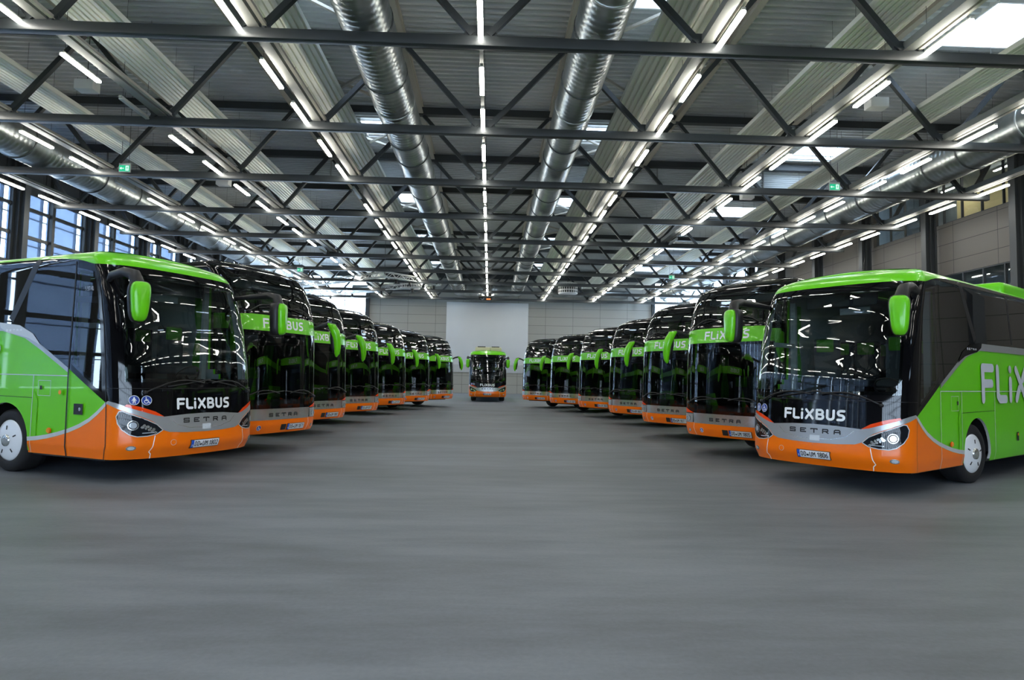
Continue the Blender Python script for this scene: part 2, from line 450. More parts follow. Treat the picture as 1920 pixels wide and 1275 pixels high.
# ---- columns
cm = None; first = {}
for side, xx in (('left', -23.45), ('right', 22.75)):
    k = 0
    for n in range(NT0, NT1+1):
        if cm is None:
            m = MB(); m.box((-.02, -.16, 0), (.02, .16, 12.9), 'column')
            m.box((-.30, -.18, 0), (-.26, .18, 12.9), 'column'); m.box((.26, -.18, 0), (.30, .18, 12.9), 'column'); m.box((-.26, -.02, 0), (.26, .02, 12.9), 'column')
            o = cm = m.build('hall_column')
        else: o = cm.copy(); C.objects.link(o)
        o.location = (xx, TY(n), 0)
        if n >= 1:
            k += 1
            tag(o, 'dark steel wall column, %s from the camera on the %s wall' % (ORD[k], side), 'column', 'columns along the %s wall' % side)
        else: tag(o, 'dark steel wall column beside or behind the camera on the %s wall' % side, 'column', 'columns beside the camera')

# ---- roof trusses
ZB, ZT = 9.80, 12.80     # chord centre lines
PEAKS = [(NODES[i]+NODES[i+1])/2 for i in range(8)]
def truss():
    t = empty('roof_truss')
    m = MB(); m.box((NODES[0]-.9, -.11, ZB-.13), (NODES[8]+.9, .11, ZB+.13), 'steel', bev=.018); m.build('bottom_chord', t)
    m = MB(); m.box((-23.2, -.15, ZT-.15), (22.5, .15, ZT+.15), 'steel'); m.build('top_chord', t)
    for i, nx in enumerate(NODES):
        l = PEAKS[i-1] if i > 0 else -23.0
        r = PEAKS[i] if i < 8 else 22.4
        for p in (l, r):
            d = 1 if p > nx else -1
            m = MB()
            m.bar((nx+.20*d, 0, ZB+.18), (p-.12*d, 0, ZT-.16), .15, .15, 'steel', (0, 1, 0)); m.build('diagonal', t)
        m = MB(); m.add([(nx-.42, -.02, ZB+.13), (nx+.42, -.02, ZB+.13), (nx+.34, -.02, ZB+.42), (nx-.34, -.02, ZB+.42),
                         (nx-.42, .02, ZB+.13), (nx+.42, .02, ZB+.13), (nx+.34, .02, ZB+.42), (nx-.34, .02, ZB+.42)],
                        [(3, 2, 1, 0), (4, 5, 6, 7), (0, 1, 5, 4), (1, 2, 6, 5), (2, 3, 7, 6), (3, 0, 4, 7)], 'steel')
        m.build('gusset_plate', t)
    return t
tr = truss(); kids = children_of()
for n in range(NT0, NT1+1):
    o = tr if n == NT0 else copy_tree(tr, None, kids)
    o.location = (0, TY(n), 0)
    if n >= 1: tag(o, 'dark steel zigzag roof truss, %s from the camera' % ORD[n], 'truss', 'roof trusses')
    else: tag(o, 'dark steel zigzag roof truss overhead or behind the camera', 'truss', 'roof trusses behind the camera')

def rowname(i, n=9):
    k = i - n//2
    if k == 0: return 'centre'
    return ['', 'first', 'second', 'third', 'fourth'][abs(k)] + (' left' if k < 0 else ' right')
# ---- cream purlins under the deck, at the truss peaks
for i, px in enumerate(PEAKS):
    m = MB(); m.box((-.11, Y0, 12.95), (.11, Y1, 13.09), 'purlin'); m.box((-.02, Y0, 12.72), (.02, Y1, 12.95), 'purlin')
    m.box((-.11, Y0, 12.68), (.11, Y1, 12.72), 'purlin')
    o = m.build('roof_purlin'); o.location = (px, 0, 0)
    tag(o, 'cream steel roof purlin along the hall, %s counting from the left wall' % ORD[i+1], 'purlin', 'roof purlins')
# ---- pale channels at bottom-chord level
for i, nx in enumerate(NODES):
    if i == 4: continue
    m = MB()
    m.box((-.14, Y0, 9.98), (.14, Y1, 10.02), 'rail'); m.box((-.14, Y0, 10.02), (-.11, Y1, 10.18), 'rail'); m.box((.11, Y0, 10.02), (.14, Y1, 10.18), 'rail')
    m.box((.22, Y0, 9.99), (.32, Y1, 10.07), 'purlin')
    o = m.build('longitudinal_channel'); o.location = (nx, 0, 0)
    tag(o, 'pale metal channel running the length of the hall along the %s row of lamps' % rowname(i), 'channel', 'pale channels between the trusses')
m = MB(); m.box((-.05, Y0, 9.945), (.05, Y1, 10.0), 'rail')
o = m.build('lamp_rail'); o.location = (-.377, 0, 0); tag(o, 'slim pale rail above the centre row of lamps', 'rail')
# ---- corrugated radiant panels
PX = [-20.75, -15.6, -10.72, -5.9, None, 5.05, 10.05, 15.05, 20.45]
PW = [.62, .62, .66, .74, 0, .76, .66, .60, .62]
for i, px in enumerate(PX):
    if px is None: continue
    w = PW[i]; m = MB(); n = 8; pts = []
    for k in range(n):
        x = -w + 2*w*k/n; s = 2*w/n
        pts += [(x, 0), (x+s*.62, 0), (x+s*.70, .055), (x+s*.92, .055)]
    pts.append((w, 0)); pts = [(-w-.02, .16), (-w-.02, 0)] + pts + [(w+.02, 0), (w+.02, .16)]
    ys = [Y0+1, Y1-2.2]; vs = [(p[0], y, p[1]) for y in ys for p in pts]; N_ = len(pts)
    m.add(vs, [(a, a+1, N_+a+1, N_+a) for a in range(N_-1)] + [(0, N_, 2*N_-1, N_-1)], 'panel')
    o = m.build('radiant_ceiling_panel', normals=True); o.location = (px, 0, 11.05)
    tag(o, 'long pale ribbed heating panel hung over the %s row of lamps' % rowname(i), 'ceiling panel', 'ribbed heating panels')
# ---- ducts
def duct(x, z, r, y1, label, bend=0, spiral=.0):
    t = empty('air_duct', (x, 0, z)); tag(t, label, 'duct', 'round air ducts')
    m = MB(); prof = []
    y = Y0+1
    while y < y1:
        prof += [(r, y), (r+.012, y+.06), (r, y+.12)]; y += .24
    prof.append((r, y1))
    m.lathe(prof, 'duct', 28, 'Y'); m.build('duct_pipe', t)
    y = 12.9 - BAY*4; k = 0
    while y < y1-1:
        m = MB(); rr = r+.03
        m.lathe([(r, -.03), (rr, -.03), (rr, .03), (r, .03)], 'paleband' if k % 3 == 1 else 'joint', 28, 'Y'); o = m.build('joint_ring', t)
        o.location = (0, y, 0)
        y += 2.84 if k % 2 else 1.9; k += 1
    if bend:
        m = MB(); pts = [(0, y1-.05, 0)]
        for q in range(1, 8):
            a = q/7*PI/2; pts.append((bend*1.1*(1-math.cos(a)), y1-.05+1.1*math.sin(a), 0))
        pts += [(bend*2.6, y1+1.05, 0)]
        m.tube(pts, r, 'duct', 20); m.build('elbow', t)
        m = MB(); m.lathe([(r, -.04), (r+.04, -.04), (r+.04, .04), (r, .04)], 'paleband', 24, 'X'); o = m.build('end_collar', t); o.location = (bend*2.3, y1+1.05, 0)
    return t
duct(-3.30, 10.65, .66, 65.2, 'large round metal duct just left of the centre row of lamps', 1)
duct(2.62, 10.65, .62, 65.2, 'large round metal duct just right of the centre row of lamps', -1)
duct(-18.75, 10.72, .80, 66.2, 'large round metal duct close to the left glass wall')
duct(18.35, 10.72, .78, 66.2, 'large round metal duct close to the right wall')
for x0, x1, z, nm in ((-14.5, -7.5, 10.75, 'left'), (6.5, 14.5, 10.75, 'right')):
    m = MB(); m.tube([(x0, 0, 0), (x1, 0, 0)], .42, 'duct', 20)
    for q in (.2, .8): m.bar((x0+(x1-x0)*q, 0, .35), (x0+(x1-x0)*q, 0, 13.15-z), .03, .03, 'wire', (0, 1, 0))
    for q in (.3, .7): m.box((x0+(x1-x0)*q-.03, .3, -.03), (x0+(x1-x0)*q+.03, .69, .03), 'steel')
    o = m.build('cross_duct'); o.location = (0, 67.3, z)
    tag(o, 'shorter metal duct lying along the far wall, %s of the projection board' % nm, 'duct', 'ducts along the far wall')
# ---- cross bracing in the roof plane
bm0 = None
for xi, (xa, xb, nm) in enumerate(((PEAKS[2], PEAKS[3], 'left'), (PEAKS[4], PEAKS[5], 'right'))):
    for n in range(1, 10):
        t = empty('cross_brace', (0, TY(n), 0))
        for a, c in (((xa+.1, .2), (xb-.1, BAY-.2)), ((xb-.1, .2), (xa+.1, BAY-.2))):
            m = MB(); zz = 12.60 if a[0] < c[0] else 12.50
            m.bar((a[0], a[1], zz), (c[0], c[1], zz), .09, .09, 'purlin'); m.build('brace_rod', t)
        tag(t, 'cream crossed braces under the deck %s of centre, in the %s bay from the camera' % (nm, ORD[n]), 'brace', 'crossed roof braces')
# ---- smoke curtain at the fourth truss
m = MB(); zz = 11.42; yy = TY(4)+.22
while zz < 12.98:
    m.add([(XL+.3, yy, zz), (XR-.3, yy, zz), (XL+.3, yy+.03, zz+.03), (XR-.3, yy+.03, zz+.03), (XL+.3, yy+.03, zz+.07), (XR-.3, yy+.03, zz+.07), (XL+.3, yy, zz+.1), (XR-.3, yy, zz+.1)],
          [(0, 1, 3, 2), (2, 3, 5, 4), (4, 5, 7, 6)], 'deck'); zz += .1
o = m.build('smoke_curtain'); tag(o, 'ribbed metal smoke curtain hanging at the fourth truss across the hall', 'smoke curtain')
for i in range(8):
    m = MB(); m.bar((0, 0, 0), (0, 0, 1.55), .05, .05, 'rail'); q = m.build('curtain_post', o); q.location = (-19.5+5.6*i, yy-.03, 11.42)

# ---- strip lamps
def lamp(lit):
    t = empty('strip_lamp')
    m = MB(); m.box((-.045, 0, .02), (.045, 1.66, .08), 'lampbody', bev=.006); m.build('housing', t)
    m = MB()
    if lit: m.box((-.062, .03, -.035), (.062, 1.63, .02), 'tube', bev=.012)
    else: m.box((-.062, .03, -.035), (.062, 1.63, .02), 'tubeoff', bev=.012)
    m.build('light_tube' if lit else 'unlit_tube', t)
    for y in (.15, 1.51):
        m = MB(); m.bar((0, y, .085), (0, y, 3.32), .008, .008, 'wire', (0, 1, 0)); m.build('hanger_wire', t)
    return t
protoL, protoU = lamp(True), lamp(False)
for p in (protoL, protoU): p.location = (0, -500, 0)
kids = children_of()
UNLIT = {(-2, 2, 'T'), (-3, 4, 'M'), (-1, 4, 'M'), (-2, 6, 'T'), (2, 5, 'T')}
usedL = usedU = False
for i in range(9):
    k = i-4; cnt = 0
    for n in range(-2, 11):
        for kind in ('M', 'T'):
            yy = TY(n) - 1.66 if kind == 'T' else TY(n) - 2.646 - 1.664
            lit = (k, n, kind) not in UNLIT
            if abs(k) == 4 and n < 2 and n > 0: pass
            if lit: o = protoL if not usedL else copy_tree(protoL, None, kids); usedL = True
            else: o = protoU if not usedU else copy_tree(protoU, None, kids); usedU = True
            o.location = (LAMPX[i], yy, 9.86)
            seen = n >= {0: 1, 1: 1, 2: 1, 3: 2, 4: 3}[abs(k)] and not (n == {0: 1, 1: 1, 2: 1, 3: 2, 4: 3}[abs(k)] and kind == 'M')
            if seen:
                cnt += 1
                w = ORD[cnt] if cnt < len(ORD) else 'far'
                tag(o, '%s strip lamp, %s from the camera in the %s row' % ('lit white' if lit else 'unlit grey', w, rowname(i)), 'lamp', 'strip lamps of the %s row' % rowname(i))
            else:
                tag(o, 'lit white strip lamp above or behind the camera', 'lamp', 'strip lamps behind the camera')

# ---- white boxes hung beside the lamps
for x, y, z, lab in ((12.4, 19.9, 10.75, 'beside the second right row, nearest the camera'), (12.4, 30.4, 10.75, 'beside the second right row, behind the third truss'),
                     (-13.1, 20.5, 10.75, 'beside the second left row, nearest the camera'), (-12.9, 30.6, 10.75, 'beside the second left row, behind the third truss'),
                     (12.4, 41.8, 10.75, 'beside the second right row, farther back'), (12.3, 58.5, 10.4, 'beside the second right row, near the far wall')):
    m = MB(); m.box((-.30, -.2, -.16), (.30, .2, .16), 'boxwhite', bev=.02); m.bar((0, 0, .16), (0, 0, 2.3), .02, .02, 'wire', (0, 1, 0))
    o = m.build('ceiling_box'); o.location = (x, y, z); tag(o, 'small white box hung from the roof, ' + lab, 'box', 'white boxes under the roof')

# ---- exit signs
def exit_sign():
    t = empty('exit_sign')
    m = MB(); m.box((-.23, -.03, -.17), (.23, .03, .20), 'boxwhite', bev=.008); m.build('sign_case', t)
    m = MB(); m.box((-.21, -.036, -.145), (.21, -.031, .11), 'exit'); m.build('green_face', t)
    m = MB(); yy = -.040
    m.box((-.17, yy, -.03), (-.02, yy+.003, -.005), 'exitwhite')
    m.add([(-.19, yy, -.0175), (-.12, yy, .04), (-.12, yy, -.075)], [(0, 1, 2)], 'exitwhite')
    m.box((.05, yy, -.11), (.17, yy+.002, .09), 'exitwhite')
    m.build('arrow_and_door', t)
    m = MB(); y2 = yy-.003
    m.box((.095, y2, -.02), (.125, y2+.001, .04), 'exit'); m.box((.098, y2, .048), (.122, y2+.001, .072), 'exit')
    m.bar((.11, y2, -.02), (.08, y2, -.09), .002, .018, 'exit', (1, 0, 0)); m.bar((.11, y2, -.02), (.14, y2, -.08), .002, .018, 'exit', (1, 0, 0))
    m.bar((.10, y2, .03), (.07, y2, -.01), .002, .014, 'exit', (1, 0, 0)); m.bar((.12, y2, .03), (.15, y2, .0), .002, .014, 'exit', (1, 0, 0))
    m.build('running_figure', t)
    for x in (-.15, .15):
        m = MB(); m.bar((x, 0, .2), (x, 0, 3.6), .012, .012, 'wire', (0, 1, 0)); m.build('hanger_rod', t)
    return t
ex = exit_sign(); kids = children_of()
for q, (x, y, z, lab) in enumerate(((-15.07, 26.25, 9.93, 'left side, nearer the camera'), (14.47, 26.25, 10.0, 'right side, nearer the camera'), (-14.6, 48.95, 9.62, 'left side, far down the hall'), (14.0, 48.95, 9.72, 'right side, far down the hall'))):
    o = ex if q == 0 else copy_tree(ex, None, kids)
    o.location = (x, y, z); tag(o, 'green exit sign under the roof, ' + lab, 'exit sign', 'green exit signs')

# ---- far-end fittings
t = empty('projector', (-.55, 62.0, 9.15)); tag(t, 'black ceiling projector with an orange light at the end of the centre lamp row', 'projector')
m = MB(); m.box((-.65, -.4, 0), (.65, .4, .32), 'matblack', bev=.04); m.build('projector_body', t)
m = MB(); m.box((-.62, -.3, .34), (.62, .3, .42), 'cream'); m.build('top_tray', t)
m = MB(); m.box((.10, -.42, .03), (.50, -.40, .16), 'redled'); m.build('orange_light', t)
m = MB(); m.lathe([(.12, -.55), (.15, -.38)], 'bulb', 16, 'Y', (-.3, 0, .16)); m.build('projector_lens', t)
for x in (-.4, .4):
    m = MB(); m.bar((x, 0, .4), (x*.4, 0, 4.05), .03, .03, 'wire', (0, 1, 0)); m.build('mount_rod', t)
for x, y, z, lab in ((7.25, 60.0, 10.2, 'right of the centre duct'), (-7.6, 60.0, 10.35, 'behind the lighting truss on the left')):
    t = empty('ring_loudspeaker', (x, y, z)); tag(t, 'perforated round loudspeaker near the far wall, ' + lab, 'loudspeaker', 'perforated loudspeaker rings')
    m = MB(); m.lathe([(.0, .5), (.9, .5), (.92, .45), (.92, -.45), (.9, -.5), (.0, -.5)], 'boxwhite', 36, 'Z'); m.build('drum', t)
    m = MB()
    for r_ in range(3):
        for q in range(26):
            a = 2*PI*q/26; cx, cy = .925*math.cos(a), .925*math.sin(a); tx, ty = -math.sin(a), math.cos(a); zc = -.32+.3*r_
            vs = []
            for e in range(8):
                u = .088*math.cos(e*PI/4); w = .12*math.sin(e*PI/4); vs.append((cx+tx*u, cy+ty*u, zc+w))
            m.add(vs, [tuple(range(8))], 'matblack')
    m.build('hole_rows', t, normals=False)
    m = MB(); m.bar((0, 0, .5), (0, 0, 2.6), .03, .03, 'wire', (0, 1, 0)); m.build('hanger', t)
def lattice(t, a, c, name='truss_section'):
    a, c = Vector(a), Vector(c); d = (c-a); L = d.length; d.normalize(); sd = d.cross(Vector((0, 0, 1))).normalized(); u = Vector((0, 0, 1)); w = .2
    m = MB(); cs = [(-w, -w), (w, -w), (w, w), (-w, w)]
    for i, j in cs: m.tube([a+sd*i+u*j, c+sd*i+u*j], .042, 'alu', 6)
    n = int(L/.5)
    for k in range(n):
        p, q = a+d*(L*k/n), a+d*(L*(k+1)/n)
        for e in range(4):
            i, j = cs[e]; i2, j2 = cs[(e+1) % 4]
            if k % 2: i, j, i2, j2 = i2, j2, i, j
            m.tube([p+sd*i+u*j, q+sd*i2+u*j2], .024, 'alu', 4, caps=False)
    m.build(name, t)
t = empty('lighting_truss', (0, 0, 0)); tag(t, 'aluminium lattice stage lighting truss hung in a ring at the far left', 'lighting truss')
P4 = [(-18.1, 60.4, 10.0), (-8.8, 52.6, 10.0), (-4.7, 57.0, 10.0), (-17.6, 66.2, 10.0)]
for k in range(4): lattice(t, P4[k], P4[(k+1) % 4])
for k in (0, 1, 2, 3):
    m = MB(); m.tube([P4[k], (P4[k][0], P4[k][1], 12.9)], .02, 'wire', 5); m.build('hoist_chain', t)
for q, f in enumerate((.2, .45, .7, .9)):
    for e, (k, w) in enumerate(((1, 'short front side'), (2, 'long rear side'))):
        a, c = Vector(P4[k]), Vector(P4[(k+1) % 4]); p = a.lerp(c, f)
        s = empty('stage_spotlight', (p.x, p.y, p.z-.17)); m = MB()
        m.lathe([(.0, .18), (.10, .16), (.13, -.16), (.11, -.17), (0, -.15)], 'matblack', 14, 'Z', (0, 0, -.28)); m.build('lamp_can', s)
        m = MB(); m.box((-.16, -.02, -.3), (-.14, .02, 0), 'matblack'); m.box((.14, -.02, -.3), (.16, .02, 0), 'matblack'); m.box((-.16, -.02, -.02), (.16, .02, 0), 'matblack'); m.build('yoke', s)
        tag(s, 'small black spotlight under the lighting truss, %s on its %s' % (ORD[q+1], w), 'spotlight', 'spotlights on the lighting truss')

# ================================================================== COACHES
# A bus body is one curved surface addressed by (s, z): s = distance round the body from the nose
# (positive to the bus's left), z = height. Every panel is a polygon in (s, z) laid on that surface.
def smooth(t):
    t = max(0., min(1., t)); return t*t*(3-2*t)
class Body:
    def __init__(S, L, a, rake, z1, R, n=2.6, m=2.2, b=1.275, crown=.05, zlow=.35, dense=()):
        S.L, S.a, S.b, S.rakes, S.z1, S.R, S.crown, S.zlow, S.dense = L, a, b, rake, z1, R, crown, zlow, dense
        pts = []
        N = 160
        for i in range(N+1):
            yy = b*math.sin(i/N*PI/2)
            x = -a*(1 - max(0., 1-(yy/b)**n)**(1/m))
            pts.append((x, yy))
        rr = .30
        xs = -L+rr
        k = 1
        while pts[-1][0] - .1 > xs: pts.append((pts[-1][0]-.1, b))
        for i in range(0, 13):
            t = i/12*PI/2; pts.append((xs-rr*math.sin(t), b-rr+rr*math.cos(t)))
        pts.append((-L, 0))
        S.P = [pts[0]]; S.c = [0.]
        for p in pts[1:]:
            d = math.hypot(p[0]-S.P[-1][0], p[1]-S.P[-1][1])
            if d > 1e-6: S.P.append(p); S.c.append(S.c[-1]+d)
        S.smax = S.c[-1]
    def plan(S, s):
        sg = 1 if s >= 0 else -1; s = min(abs(s), S.smax)
        lo, hi = 0, len(S.c)-1
        while hi-lo > 1:
            m = (lo+hi)//2
            if S.c[m] <= s: lo = m
            else: hi = m
        t = (s-S.c[lo])/(S.c[hi]-S.c[lo])
        p, q = S.P[lo], S.P[hi]
        x, y = p[0]+(q[0]-p[0])*t, p[1]+(q[1]-p[1])*t
        return x, y*sg
    def nrm(S, s):
        e = .03
        a, c = S.plan(s-e if abs(s) > e or s <= 0 else s-e), S.plan(s+e)
        dx, dy = c[0]-a[0], c[1]-a[1]; l = math.hypot(dx, dy) or 1
        return dy/l, -dx/l
    def rake(S, z):
        r = S.rakes
        if z <= r[0][0]: return r[0][1]
        for i in range(len(r)-1):
            if z <= r[i+1][0]:
                t = (z-r[i][0])/(r[i+1][0]-r[i][0]); t = t*t*(3-2*t)*.35 + t*.65
                return r[i][1]+(r[i+1][1]-r[i][1])*t
        return r[-1][1]
    def pt(S, s, z, off=0.):
        """surface point; z above z1 walks round the roof edge"""
        if z <= S.z1:
            tz, ins, lift = z, 0.035*smooth((z-1.5)/2.), 0.
            no, nz = 1., 0.
        else:
            ang = min((z-S.z1)/S.R, PI/2)
            ins = .035*smooth((S.z1-1.5)/2.) + S.R*(1-math.cos(ang)); tz = S.z1 + S.R*.72*math.sin(ang)
            no, nz = math.cos(ang), math.sin(ang)
        if z < .50: ins += .03*(.50-z)/.15
        x, y = S.plan(s); nx, ny = S.nrm(s)
        w = smooth(1+(x+.25)/1.3)
        f = off*no
        return Vector((x - nx*ins - S.rake(min(z, S.z1+.3))*w + nx*f, y - ny*ins + ny*f, tz + off*nz))
    def sf(S, y):          # s of a point on the nose, from its sideways distance
        sg = 1 if y >= 0 else -1; y = abs(y)
        for i in range(1, len(S.P)):
            if S.P[i][1] >= y:
                t = (y-S.P[i-1][1])/((S.P[i][1]-S.P[i-1][1]) or 1); return sg*(S.c[i-1]+(S.c[i]-S.c[i-1])*t)
        return sg*S.c[160]
    def sx(S, x):          # s of a point on the flank, from its distance behind the nose (negative x)
        for i in range(160, len(S.P)):
            if S.P[i][0] <= x:
                t = (S.P[i-1][0]-x)/((S.P[i-1][0]-S.P[i][0]) or 1); return S.c[i-1]+(S.c[i]-S.c[i-1])*t
        return S.c[-1]
    def sgrid(S):
        g = [0.]
        while g[-1] < S.smax:
            s = g[-1]
            near = s < S.sx(-1.75) or any(S.sx(b_)-.4 < s < S.sx(a)+.1 for a, b_ in S.dense) or s > S.sx(-S.L+.5)
            g.append(min(s + (.075 if near else .35), S.smax))
        return [-v for v in g[:0:-1]] + g
    def zgrid(S):
        g = [S.zlow]
        while g[-1] < S.z1-.04: g.append(g[-1]+.09)
        g[-1] = S.z1
        for i in range(1, 7): g.append(S.z1 + S.R*PI/2*i/6)
        return g
def inside(p, poly):
    x, y = p; r = False; j = len(poly)-1
    for i in range(len(poly)):
        xi, yi = poly[i]; xj, yj = poly[j]
        if (yi > y) != (yj > y) and x < (xj-xi)*(y-yi)/(yj-yi)+xi: r = not r
        j = i
    return r
def clip(poly, axis, v, keep_ge):
    out = []
    for i in range(len(poly)):
        a, b_ = poly[i-1], poly[i]
        ia = (a[axis] >= v) if keep_ge else (a[axis] <= v); ib = (b_[axis] >= v) if keep_ge else (b_[axis] <= v)
        if ia != ib:
            t = (v-a[axis])/(b_[axis]-a[axis]); q = [a[0]+(b_[0]-a[0])*t, a[1]+(b_[1]-a[1])*t]; q[axis] = v; out.append(tuple(q))
        if ib: out.append(b_)
    return out
def tri(poly):
    """ear clipping -> triangles, so that concave outlines clip cleanly"""
    P = [p for i, p in enumerate(poly) if math.dist(p, poly[i-1]) > 1e-6]
    A = sum(P[i-1][0]*P[i][1]-P[i][0]*P[i-1][1] for i in range(len(P)))
    if A < 0: P = P[::-1]
    out = []; guard = 0
    while len(P) > 3 and guard < 3000:
        done = False
        for i in range(len(P)):
            a, b_, c = P[i-1], P[i], P[(i+1) % len(P)]
            cr = (b_[0]-a[0])*(c[1]-a[1])-(b_[1]-a[1])*(c[0]-a[0])
            if cr <= 1e-10:
                if abs(cr) < 1e-10: P.pop(i); done = True; break
                continue
            ok = True
            for q in P:
                if q in (a, b_, c): continue
                if all((e[0]-d[0])*(q[1]-d[1])-(e[1]-d[1])*(q[0]-d[0]) >= -1e-12 for d, e in ((a, b_), (b_, c), (c, a))): ok = False; break
            if ok: out.append([a, b_, c]); P.pop(i); done = True; break
        guard += 1
        if not done: break
    if len(P) == 3: out.append(P)
    return out
def patch(B, mb, poly, off, m, ds=.08, dz=.10):
    """lay polygon (s, z) on the body surface of B"""
    idx = {}; vs = []; fs = []
    def vid(p):
        k = (round(p[0], 4), round(p[1], 4))
        if k not in idx: idx[k] = len(vs); vs.append(B.pt(p[0], p[1], off))
        return idx[k]
    s0 = min(p[0] for p in poly); s1 = max(p[0] for p in poly)
    if min(p[1] for p in poly) < .75: dz = .05
    def cuts(a, b_, step, extra):
        r = [a]; k = math.floor(a/step)+1
        while k*step < b_-1e-6:
            v = k*step
            if abs(v) < extra or k % 6 == 0: r.append(v)
            k += 1
        return r+[b_]
    Ss = cuts(s0, s1, ds, B.sx(-1.9) if hasattr(B, 'P') else 9)
    for T in tri(poly):
        a, b_ = min(p[0] for p in T), max(p[0] for p in T)
        for i in range(len(Ss)-1):
            if Ss[i+1] <= a+1e-9 or Ss[i] >= b_-1e-9: continue
            Q = clip(clip(T, 0, Ss[i], True), 0, Ss[i+1], False)
            if len(Q) < 3: continue
            z0 = min(p[1] for p in Q); z1 = max(p[1] for p in Q); k = math.floor(z0/dz+1e-6)
            while k*dz < z1-1e-7:
                R = clip(clip(Q, 1, k*dz, True), 1, (k+1)*dz, False); k += 1
                if len(R) < 3: continue
                ids = []
                for p in R:
                    v = vid(p)
                    if not ids or ids[-1] != v: ids.append(v)
                if len(ids) > 1 and ids[0] == ids[-1]: ids.pop()
                if len(ids) >= 3: fs.append(ids)
    mb.add(vs, fs, m, True)
def mir(poly): return [(-p[0], p[1]) for p in poly]
def circ(cx, cy, r, n=20, ry=None, a0=0., a1=2*PI):
    full = abs(a1-a0-2*PI) < 1e-6
    return [(cx+r*math.cos(a0+(a1-a0)*i/(n if full else n-1)), cy+(ry or r)*math.sin(a0+(a1-a0)*i/(n if full else n-1))) for i in range(n)]
def stroke(B, mb, pts, w, off, m, round_ends=True):
    for i in range(len(pts)-1):
        a, b_ = pts[i], pts[i+1]; dx, dy = b_[0]-a[0], b_[1]-a[1]; l = math.hypot(dx, dy) or 1; nx, ny = -dy/l*w/2, dx/l*w/2
        patch(B, mb, [(a[0]+nx, a[1]+ny), (b_[0]+nx, b_[1]+ny), (b_[0]-nx, b_[1]-ny), (a[0]-nx, a[1]-ny)], off, m)
    for i, p in enumerate(pts):
        if round_ends or 0 < i < len(pts)-1: patch(B, mb, circ(p[0], p[1], w/2, 12), off+.0002, m)

# ---- stroke lettering; glyphs in a box of height 1 (pen centre line kept inside)
def arc(cx, cy, rx, ry, a, b_, n=8): return [(cx+rx*math.cos(math.radians(a+(b_-a)*i/n)), cy+ry*math.sin(math.radians(a+(b_-a)*i/n))) for i in range(n+1)]
h = .11
LOGO = {   # bold rounded logo letters, pen .22
 'F': (.62, [[(h, h), (h, 1-h), (.55, 1-h)], [(h, .50), (.50, .50)]]),
 'L': (.56, [[(h, 1-h), (h, .20)] + [(.20, h), (.50, h)]]),
 'i': (.24, [[(h+.01, h), (h+.01, .60)], [(h+.01, .885), (h+.01, .89)]]),
 'X': (.74, [[(h+.02, 1-h), (.62, h)], [(.62, 1-h), (.47, .64)], [(h+.02, h), (.27, .38)]]),
 'B': (.68, [[(h, h), (h, 1-h), (.40, 1-h)] + arc(.38, .70, .15, .19, 90, -90, 6)[1:] + [(.2, .51)], [(.38, .51)] + arc(.40, .31, .17, .20, 90, -90, 6) + [(h, h)]]),
 'U': (.66, [[(h, 1-h), (h, .36)] + arc(.33, .33, .22, .22, 180, 360, 8) + [(.55, 1-h)]]),
 'S': (.64, [[(.52, 1-h), (.32, 1-h)] + arc(.30, .70, .18, .19, 90, 270, 6)[1:] + [(.34, .51)] + arc(.34, .31, .18, .20, 90, -90, 6)[1:] + [(.11, h)]]),
}
THIN = {   # plate characters, pen .12
 'S': (.5, [[(.42, .86), (.32, .94), (.16, .94), (.06, .82), (.06, .62), (.42, .40), (.42, .18), (.32, .06), (.16, .06), (.06, .14)]]),
 'H': (.55, [[(.06, .06), (.06, .94)], [(.47, .06), (.47, .94)], [(.06, .5), (.47, .5)]]),
 'D': (.55, [[(.06, .06), (.06, .94), (.25, .94), (.44, .80), (.44, .20), (.25, .06), (.06, .06)]]),
 'U': (.55, [[(.06, .94), (.06, .20), (.16, .06), (.38, .06), (.47, .20), (.47, .94)]]),
 'M': (.62, [[(.06, .06), (.06, .94), (.29, .5), (.52, .94), (.52, .06)]]),
 '0': (.5, [[(.16, .06), (.06, .2), (.06, .8), (.16, .94), (.32, .94), (.42, .8), (.42, .2), (.32, .06), (.16, .06)]]),
 '1': (.4, [[(.08, .72), (.26, .94), (.26, .06)]]),
 '2': (.5, [[(.06, .78), (.14, .94), (.34, .94), (.42, .8), (.42, .62), (.06, .06), (.44, .06)]]),
 '3': (.5, [[(.06, .94), (.42, .94), (.22, .56), (.42, .42), (.42, .18), (.3, .06), (.06, .08)]]),
 '4': (.5, [[(.30, .94), (.06, .28), (.46, .28)], [(.36, .5), (.36, .06)]]),
 '5': (.5, [[(.42, .94), (.08, .94), (.08, .56), (.34, .56), (.42, .42), (.42, .2), (.32, .06), (.06, .08)]]),
 '6': (.5, [[(.38, .94), (.2, .82), (.06, .5), (.06, .18), (.16, .06), (.32, .06), (.42, .18), (.42, .42), (.32, .54), (.08, .48)]]),
 '7': (.5, [[(.06, .94), (.44, .94), (.18, .06)]]),
 '8': (.5, [[(.24, .52), (.08, .66), (.08, .84), (.18, .94), (.32, .94), (.42, .84), (.42, .66), (.24, .52), (.06, .38), (.06, .16), (.16, .06), (.34, .06), (.44, .16), (.44, .38), (.24, .52)]]),
 '9': (.5, [[(.12, .06), (.3, .18), (.44, .5), (.44, .82), (.34, .94), (.18, .94), (.08, .82), (.08, .6), (.18, .48), (.42, .52)]]),
}
